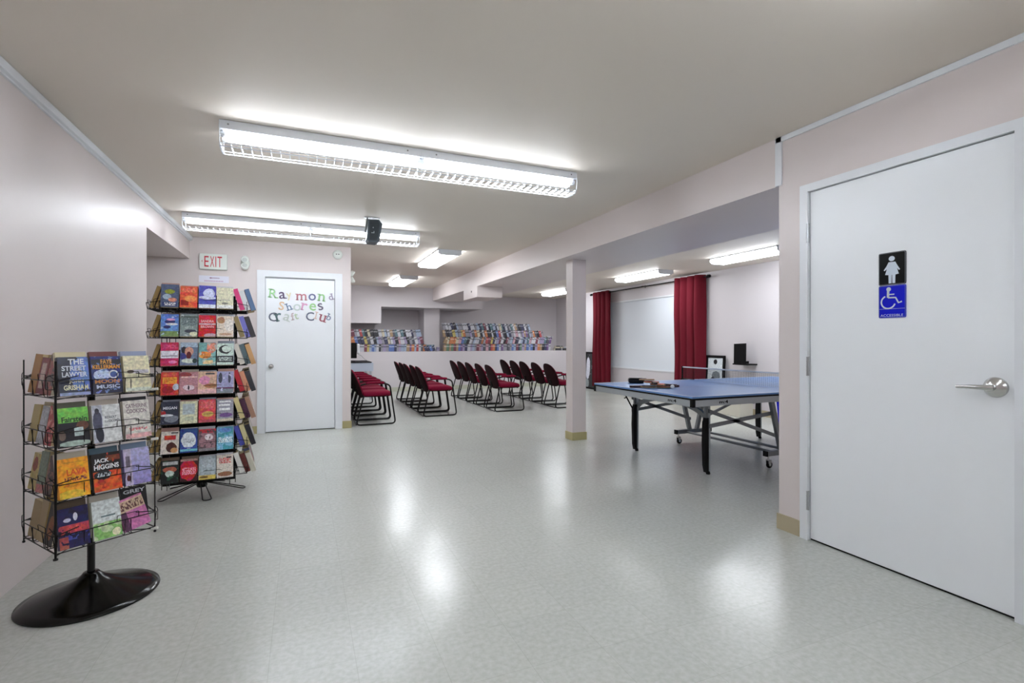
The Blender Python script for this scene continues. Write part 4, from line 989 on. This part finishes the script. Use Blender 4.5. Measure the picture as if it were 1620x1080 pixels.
for ang in R2A:
    a = math.radians(ang); n = Vector((math.cos(a), math.sin(a), 0)); rt = Vector((-n.y, n.x, 0))
    for s_ in (-.2425, .2425):
        q = n*(HW2-.12)+rt*s_; b = MB().tube([(q.x, q.y, .10), (q.x, q.y, 1.60)], .003, 6)
        for z in TZ2[::2]: b.tube([(0, 0, z), (q.x, q.y, z)], .0025, 5)
        b.build('upright_wire', 'black_wire', r2)
    b = MB()
    q0 = n*(HW2-.13)
    for z in TZ2:      # black strip standing in for the wires and shade between tiers
        p = [(q0+rt*s_) for s_ in (-.24, .24)]
        lo = -.004 if z > 1.2 else -.046
        b.add([(p[0].x, p[0].y, z+lo), (p[1].x, p[1].y, z+lo), (p[1].x, p[1].y, z+.12), (p[0].x, p[0].y, z+.12)], [(0, 1, 2, 3)])
    o = b.build('wire_shade_strip', 'black_plastic', r2); sm = o.modifiers.new('t', 'SOLIDIFY'); sm.thickness = .002
WT = (232, 234, 236)
S2 = [
 [('slate blue with yellow green shape', (84, 98, 128), [('e', .5, .68, .28, .1, (150, 160, 60)), ('e', .35, .45, .25, .12, (170, 190, 210)), ('e', .65, .32, .25, .09, (216, 140, 120)), ('r', .1, .9, .04, .22, (40, 60, 110)), ('t', .2, .85, .06, .2, WT)], []),
  ('orange red', (226, 96, 60), [('r', 0, 1, .66, 1, (222, 90, 64)), ('t', .12, .88, .72, .92, (236, 130, 110)), ('r', .05, .5, .1, .34, (150, 26, 34)), ('e', .6, .42, .35, .15, (240, 150, 90))], []),
  ('blue violet with white centre', (86, 88, 190), [('e', .6, .65, .35, .22, (206, 212, 240)), ('r', 0, 1, .0, .16, (226, 232, 244)), ('r', 0, 1, .3, .38, (70, 76, 176)), ('e', .5, .46, .5, .08, (210, 216, 240))], []),
  ('pale cream', (222, 220, 190), [('r', .2, .8, .36, .42, (196, 196, 176)), ('r', 0, 1, 0, .16, (234, 236, 232)), ('e', .5, .24, .2, .05, (130, 130, 120))], [])],
 [('light blue with dark ship shape', (110, 156, 222), [('g', .3, 1, (90, 130, 210)), ('e', .5, .66, .3, .08, (40, 40, 110)), ('e', .55, .76, .25, .05, (226, 160, 200)), ('e', .35, .42, .2, .07, (40, 44, 110)), ('e', .6, .55, .35, .05, WT), ('r', 0, 1, 0, .24, (126, 156, 96)), ('n', 30, .64, (190, 210, 230))], []),
  ('grey green striped', (136, 152, 150), [('r', 0, 1, .86, .92, (66, 80, 76)), ('t', .1, .95, .5, .85, (90, 104, 110)), ('e', .6, .24, .35, .08, (60, 64, 80)), ('e', .8, .12, .25, .1, (220, 222, 190)), ('n', 34, .62, (180, 190, 190))], []),
  ('bright red with white title', (206, 22, 28), [('r', 0, 1, .55, .62, (210, 190, 200)), ('e', .7, .05, .4, .1, (200, 170, 180))], [('SANDRA', .12, .9, .66, .78, (238, 190, 196)), ('BROWN', .12, .9, .40, .52, (238, 190, 196))]),
  ('cream tan with brown figure', (222, 208, 192), [('e', .25, .78, .22, .16, (180, 130, 96)), ('e', .75, .55, .3, .3, (232, 226, 218)), ('e', .5, .12, .4, .06, (196, 160, 130))], [])],
 [('crimson with white band', (200, 44, 96), [('r', 0, 1, .32, .64, (226, 226, 236)), ('t', .15, .9, .74, .9, (222, 90, 130)), ('r', .05, .95, .40, .43, (110, 100, 120)), ('e', .7, .16, .25, .06, (232, 140, 190))], []),
  ('grey blue with portrait', (112, 128, 156), [('r', 0, 1, .8, 1, (170, 190, 210)), ('e', .2, .66, .14, .16, (34, 30, 44)), ('e', .5, .6, .25, .2, (206, 150, 130)), ('e', .5, .44, .14, .16, (100, 20, 34)), ('e', .15, .4, .2, .14, (60, 60, 140)), ('e', .5, .2, .4, .1, (206, 216, 204)), ('e', .85, .2, .14, .1, (24, 50, 50))], []),
  ('teal and orange', (120, 176, 176), [('e', .75, .8, .3, .25, (222, 140, 120)), ('e', .35, .45, .4, .16, (232, 140, 60)), ('r', .25, .85, .05, .22, (232, 206, 150)), ('n', 28, .6, (190, 200, 190))], []),
  ('mint with black crescent', (196, 216, 206), [('e', .5, .72, .38, .2, (34, 40, 44)), ('e', .58, .74, .3, .15, (206, 222, 212)), ('r', 0, 1, .12, .42, (30, 36, 44)), ('t', .1, .9, .18, .36, (186, 200, 196))], [])],
 [('red with yellow title', (212, 50, 44), [('r', .1, .9, .82, .95, (228, 96, 76)), ('r', .1, .9, .5, .78, (240, 176, 60)), ('t', .2, .8, .52, .76, (216, 110, 40)), ('e', .4, .24, .35, .16, (160, 8, 14)), ('e', .85, .35, .2, .14, (190, 200, 216))], []),
  ('mauve pink', (186, 132, 140), [('e', .3, .88, .35, .1, (150, 56, 66)), ('r', .1, .95, .74, .8, (222, 190, 180)), ('e', .5, .3, .3, .12, (226, 206, 216)), ('e', .5, .3, .05, .1, (60, 40, 60))], []),
  ('pink and tan', (216, 176, 150), [('e', .35, .6, .3, .2, (216, 140, 176)), ('r', .4, .9, .86, .93, (60, 60, 64)), ('e', .7, .35, .35, .1, (170, 110, 70)), ('r', 0, 1, 0, .2, (226, 180, 180))], []),
  ('lavender with dark frame', (156, 156, 200), [('r', 0, 1, 0, .2, (120, 130, 140)), ('r', 0, 1, .2, .26, (96, 20, 80)), ('e', .2, .7, .12, .25, (46, 50, 70)), ('e', .75, .7, .08, .25, (60, 60, 90)), ('n', 26, .62, (200, 200, 226))], [])],
 [('dark blue grey with white title', (46, 52, 72), [('e', .1, .5, .18, .12, (180, 30, 40)), ('e', .6, .25, .4, .16, (130, 136, 150)), ('e', .3, .4, .4, .05, (220, 224, 230)), ('n', 30, .64, (120, 120, 136))], [('MEGAN', .12, .9, .66, .78, (222, 226, 236))]),
  ('pale cream with blue grey panel', (216, 216, 184), [('r', .15, .85, .4, .88, (180, 194, 198)), ('r', .3, .8, .12, .3, (190, 196, 170))], []),
  ('coral red with yellow shape', (214, 64, 72), [('t', .1, .9, .6, .9, (226, 110, 110)), ('e', .55, .35, .35, .12, (206, 170, 80)), ('r', 0, 1, 0, .12, (190, 70, 80))], []),
  ('grey with white stripes', (150, 150, 164), [('r', .15, .85, .86, .93, WT), ('r', .12, .8, .7, .78, WT), ('r', .15, .8, .5, .6, WT), ('e', .55, .28, .4, .1, (110, 70, 140)), ('r', 0, 1, 0, .12, (200, 190, 170))], [])],
 [('cream with red title and dark figures', (222, 214, 204), [('r', .18, .82, .62, .82, (206, 44, 40)), ('e', .6, .28, .3, .22, (74, 34, 26)), ('e', .75, .15, .2, .12, (206, 150, 100)), ('r', .55, .95, .9, .95, (40, 40, 46))], []),
  ('blue with white round shape', (40, 74, 156), [('e', .5, .5, .42, .34, (222, 230, 236)), ('r', 0, 1, .05, .14, (110, 190, 206)), ('t', .2, .8, .4, .6, (170, 180, 190)), ('r', 0, 1, .18, .22, (60, 90, 180))], []),
  ('crimson and grey', (150, 110, 120), [('r', 0, 1, .82, 1, (196, 34, 60)), ('e', .6, .62, .25, .14, (216, 206, 210)), ('n', 30, .55, (90, 70, 76)), ('r', 0, 1, .0, .12, (130, 126, 130))], []),
  ('light blue with teal and white', (120, 184, 214), [('n', 22, .5, (60, 150, 170)), ('t', .1, .95, .3, .55, (226, 240, 244)), ('e', .5, .85, .4, .1, (90, 140, 206))], [])],
 [('black with green and red flowers', (26, 32, 32), [('e', .5, .6, .4, .12, (190, 100, 80)), ('e', .5, .42, .25, .14, (206, 222, 214)), ('n', 34, .58, (46, 90, 70)), ('r', .1, .95, .8, .95, (196, 200, 200))], []),
  ('black with large red disc', (60, 20, 26), [('e', .5, .5, .5, .45, (206, 22, 40)), ('t', .12, .9, .3, .62, (246, 170, 190)), ('r', 0, 1, .9, 1, (190, 150, 140))], []),
  ('blue grey with yellow foot', (172, 186, 192), [('r', 0, 1, 0, .18, (216, 186, 90)), ('t', .2, .8, .5, .85, (196, 206, 212)), ('e', .3, .1, .25, .05, (120, 90, 40))], []),
  ('cream with red title and brown foot', (220, 212, 200), [('t', .15, .85, .62, .86, (206, 60, 66)), ('e', .5, .16, .45, .1, (150, 100, 66)), ('r', .6, .9, .84, .9, (60, 50, 50))], [])]]
tn7 = ['top', 'second', 'third', 'fourth', 'fifth', 'sixth', 'bottom']; cn4 = ['first', 'second', 'third', 'fourth']
HB2, WB2 = .171, .110
for ti in range(7):
    for ci in range(4):
        ds, base, lay, tx = S2[ti][ci]; rr = random.Random(ti*11+ci)
        p, rot = face_place(R2C, R2A[0], (ci-1.5)*W2, HW2-.006, TZ2[ti]+.004, .22)
        h_ = HB2*rr.uniform(.95, 1.03); wb = WB2*(1.08 if ds in ('mauve pink', 'pink and tan') else 1)
        book('%s paperback, %s from left, %s tier of tall rack' % (ds, cn4[ci], tn7[ti]), wb, h_, .032, base, lay, tx, p, (rot[0], rr.uniform(-.015, .015), rot[2]), ti*4+ci, 'front books on the tall rack', 'page')
        p, rot = face_place(R2C, R2A[0], (ci-1.5)*W2+rr.uniform(-.006, .006), HW2-.046, TZ2[ti]+.010, .18)
        bc = rr.choice([((214, 206, 190), 'cream'), ((150, 160, 176), 'grey blue'), ((190, 150, 140), 'dusty pink'), ((120, 100, 84), 'brown'), ((200, 200, 206), 'light grey')])
        book('%s paperback behind the %s book of the %s tier on the tall rack' % (bc[1], cn4[ci], tn7[ti]), WB2, HB2*rr.uniform(.98, 1.07), .024, bc[0], [], [], p, rot, 0, 'rear books on the tall rack', 'page_white')
SIDE = [[((224, 60, 130), 'pink'), ((222, 222, 226), 'white'), ((90, 120, 160), 'blue')], [((150, 132, 90), 'olive tan'), ((120, 120, 200), 'violet blue'), ((60, 56, 60), 'dark')], [((222, 216, 206), 'off white'), ((90, 110, 116), 'grey teal'), ((206, 160, 110), 'tan')],
        [((196, 40, 54), 'red'), ((216, 150, 120), 'salmon'), ((60, 60, 66), 'dark grey')], [((222, 206, 150), 'pale yellow'), ((74, 34, 60), 'plum'), ((170, 130, 110), 'brown')], [((70, 76, 170), 'royal blue'), ((206, 196, 150), 'sand'), ((40, 40, 46), 'black')], [((222, 222, 216), 'white'), ((96, 34, 28), 'dark red'), ((200, 196, 180), 'cream')]]
for ti in range(7):
    for k in range(3):
        bc, nm_ = SIDE[ti][k]; rr = random.Random(ti*5+k)
        for side, sn, oc in ((1, 'door side', -1.5), (3, 'wall side', 1.5)):
            if side == 3 and k == 2: continue
            if side == 3: bc2, nm2 = ((120, 92, 50), 'brown') if (ti+k) % 2 else ((66, 46, 36), 'dark brown')
            else: bc2, nm2 = bc, nm_
            off = oc*W2; d = HW2+.032-(2-k)*.040 if side == 1 else HW2-.035-k*.034
            p, rot = face_place(R2C, R2A[side], off, d, TZ2[ti]+.004, .30)
            book('%s paperback, %s one on the %s of the tall rack, %s tier' % (nm2, ['innermost', 'middle', 'outermost'][k] if side == 1 else ['outer', 'inner'][k], sn, tn7[ti]), WB2, HB2*rr.uniform(.92, 1.03), .034 if side == 1 else .028, bc2, [('n', 26, .57, tuple(int(c*.7+50) for c in bc2))] if k else [], [], p, rot, ti, 'books on the %s of the tall rack' % sn, 'page' if side == 1 else 'page_tan')
    for cc in (-.5, .5, 1.5):
        rr = random.Random(ti*13+int(cc*2))
        c3 = rr.choice([((200, 190, 170), 'cream'), ((140, 60, 60), 'brick red'), ((90, 100, 140), 'slate blue'), ((70, 60, 50), 'dark brown')])
        p, rot = face_place(R2C, R2A[1], cc*W2, HW2+.005, TZ2[ti]+.004, .25)
        book('%s paperback on the door side of the tall rack, %s tier, %s column' % (c3[1], tn7[ti], {-.5: 'second', .5: 'third', 1.5: 'farthest'}[cc]), WB2, HB2, .05, c3[0], [], [], p, rot, 0, 'door side books on the tall rack', 'page')

# ------------------------------------------------------------------ beyond 300 paperbacks, the farthest ledge books become one object
bpy.context.view_layer.update()
allb = [o for o in COL.objects if o.name.startswith('paperback') and o.get('category') == 'book']
ledge = [o for o in allb if o.type == 'MESH']
extra = max(0, len(allb)-300)
ledge.sort(key=lambda o: -(o.location.x*_S+o.location.y*_C)-(0 if o.location.x > 4 else -5))
drop = ledge[:extra]
mb = MB(); mats = []
for o in drop:
    base = len(mats); mats += [m for m in o.data.materials]
    mw = Matrix.LocRotScale(o.location, o.rotation_euler, o.scale)
    for p in o.data.polygons: pass
    mb.add([mw @ v.co for v in o.data.vertices], [tuple(p.vertices) for p in o.data.polygons], 0)
    for i_, p in enumerate(o.data.polygons): mb.m[len(mb.m)-len(o.data.polygons)+i_] = base+p.material_index
uniq = []; remap = {}
for i_, m in enumerate(mats):
    if m not in uniq: uniq.append(m)
    remap[i_] = uniq.index(m)
mb.m = [remap[i_] for i_ in mb.m]
if drop:
    o = mb.build('paperbacks', uniq)
    tag(o, 'stacked rows of small paperbacks at the far right part of the right ledge', 'books', None, 'stuff')
    for d in drop: bpy.data.objects.remove(d)
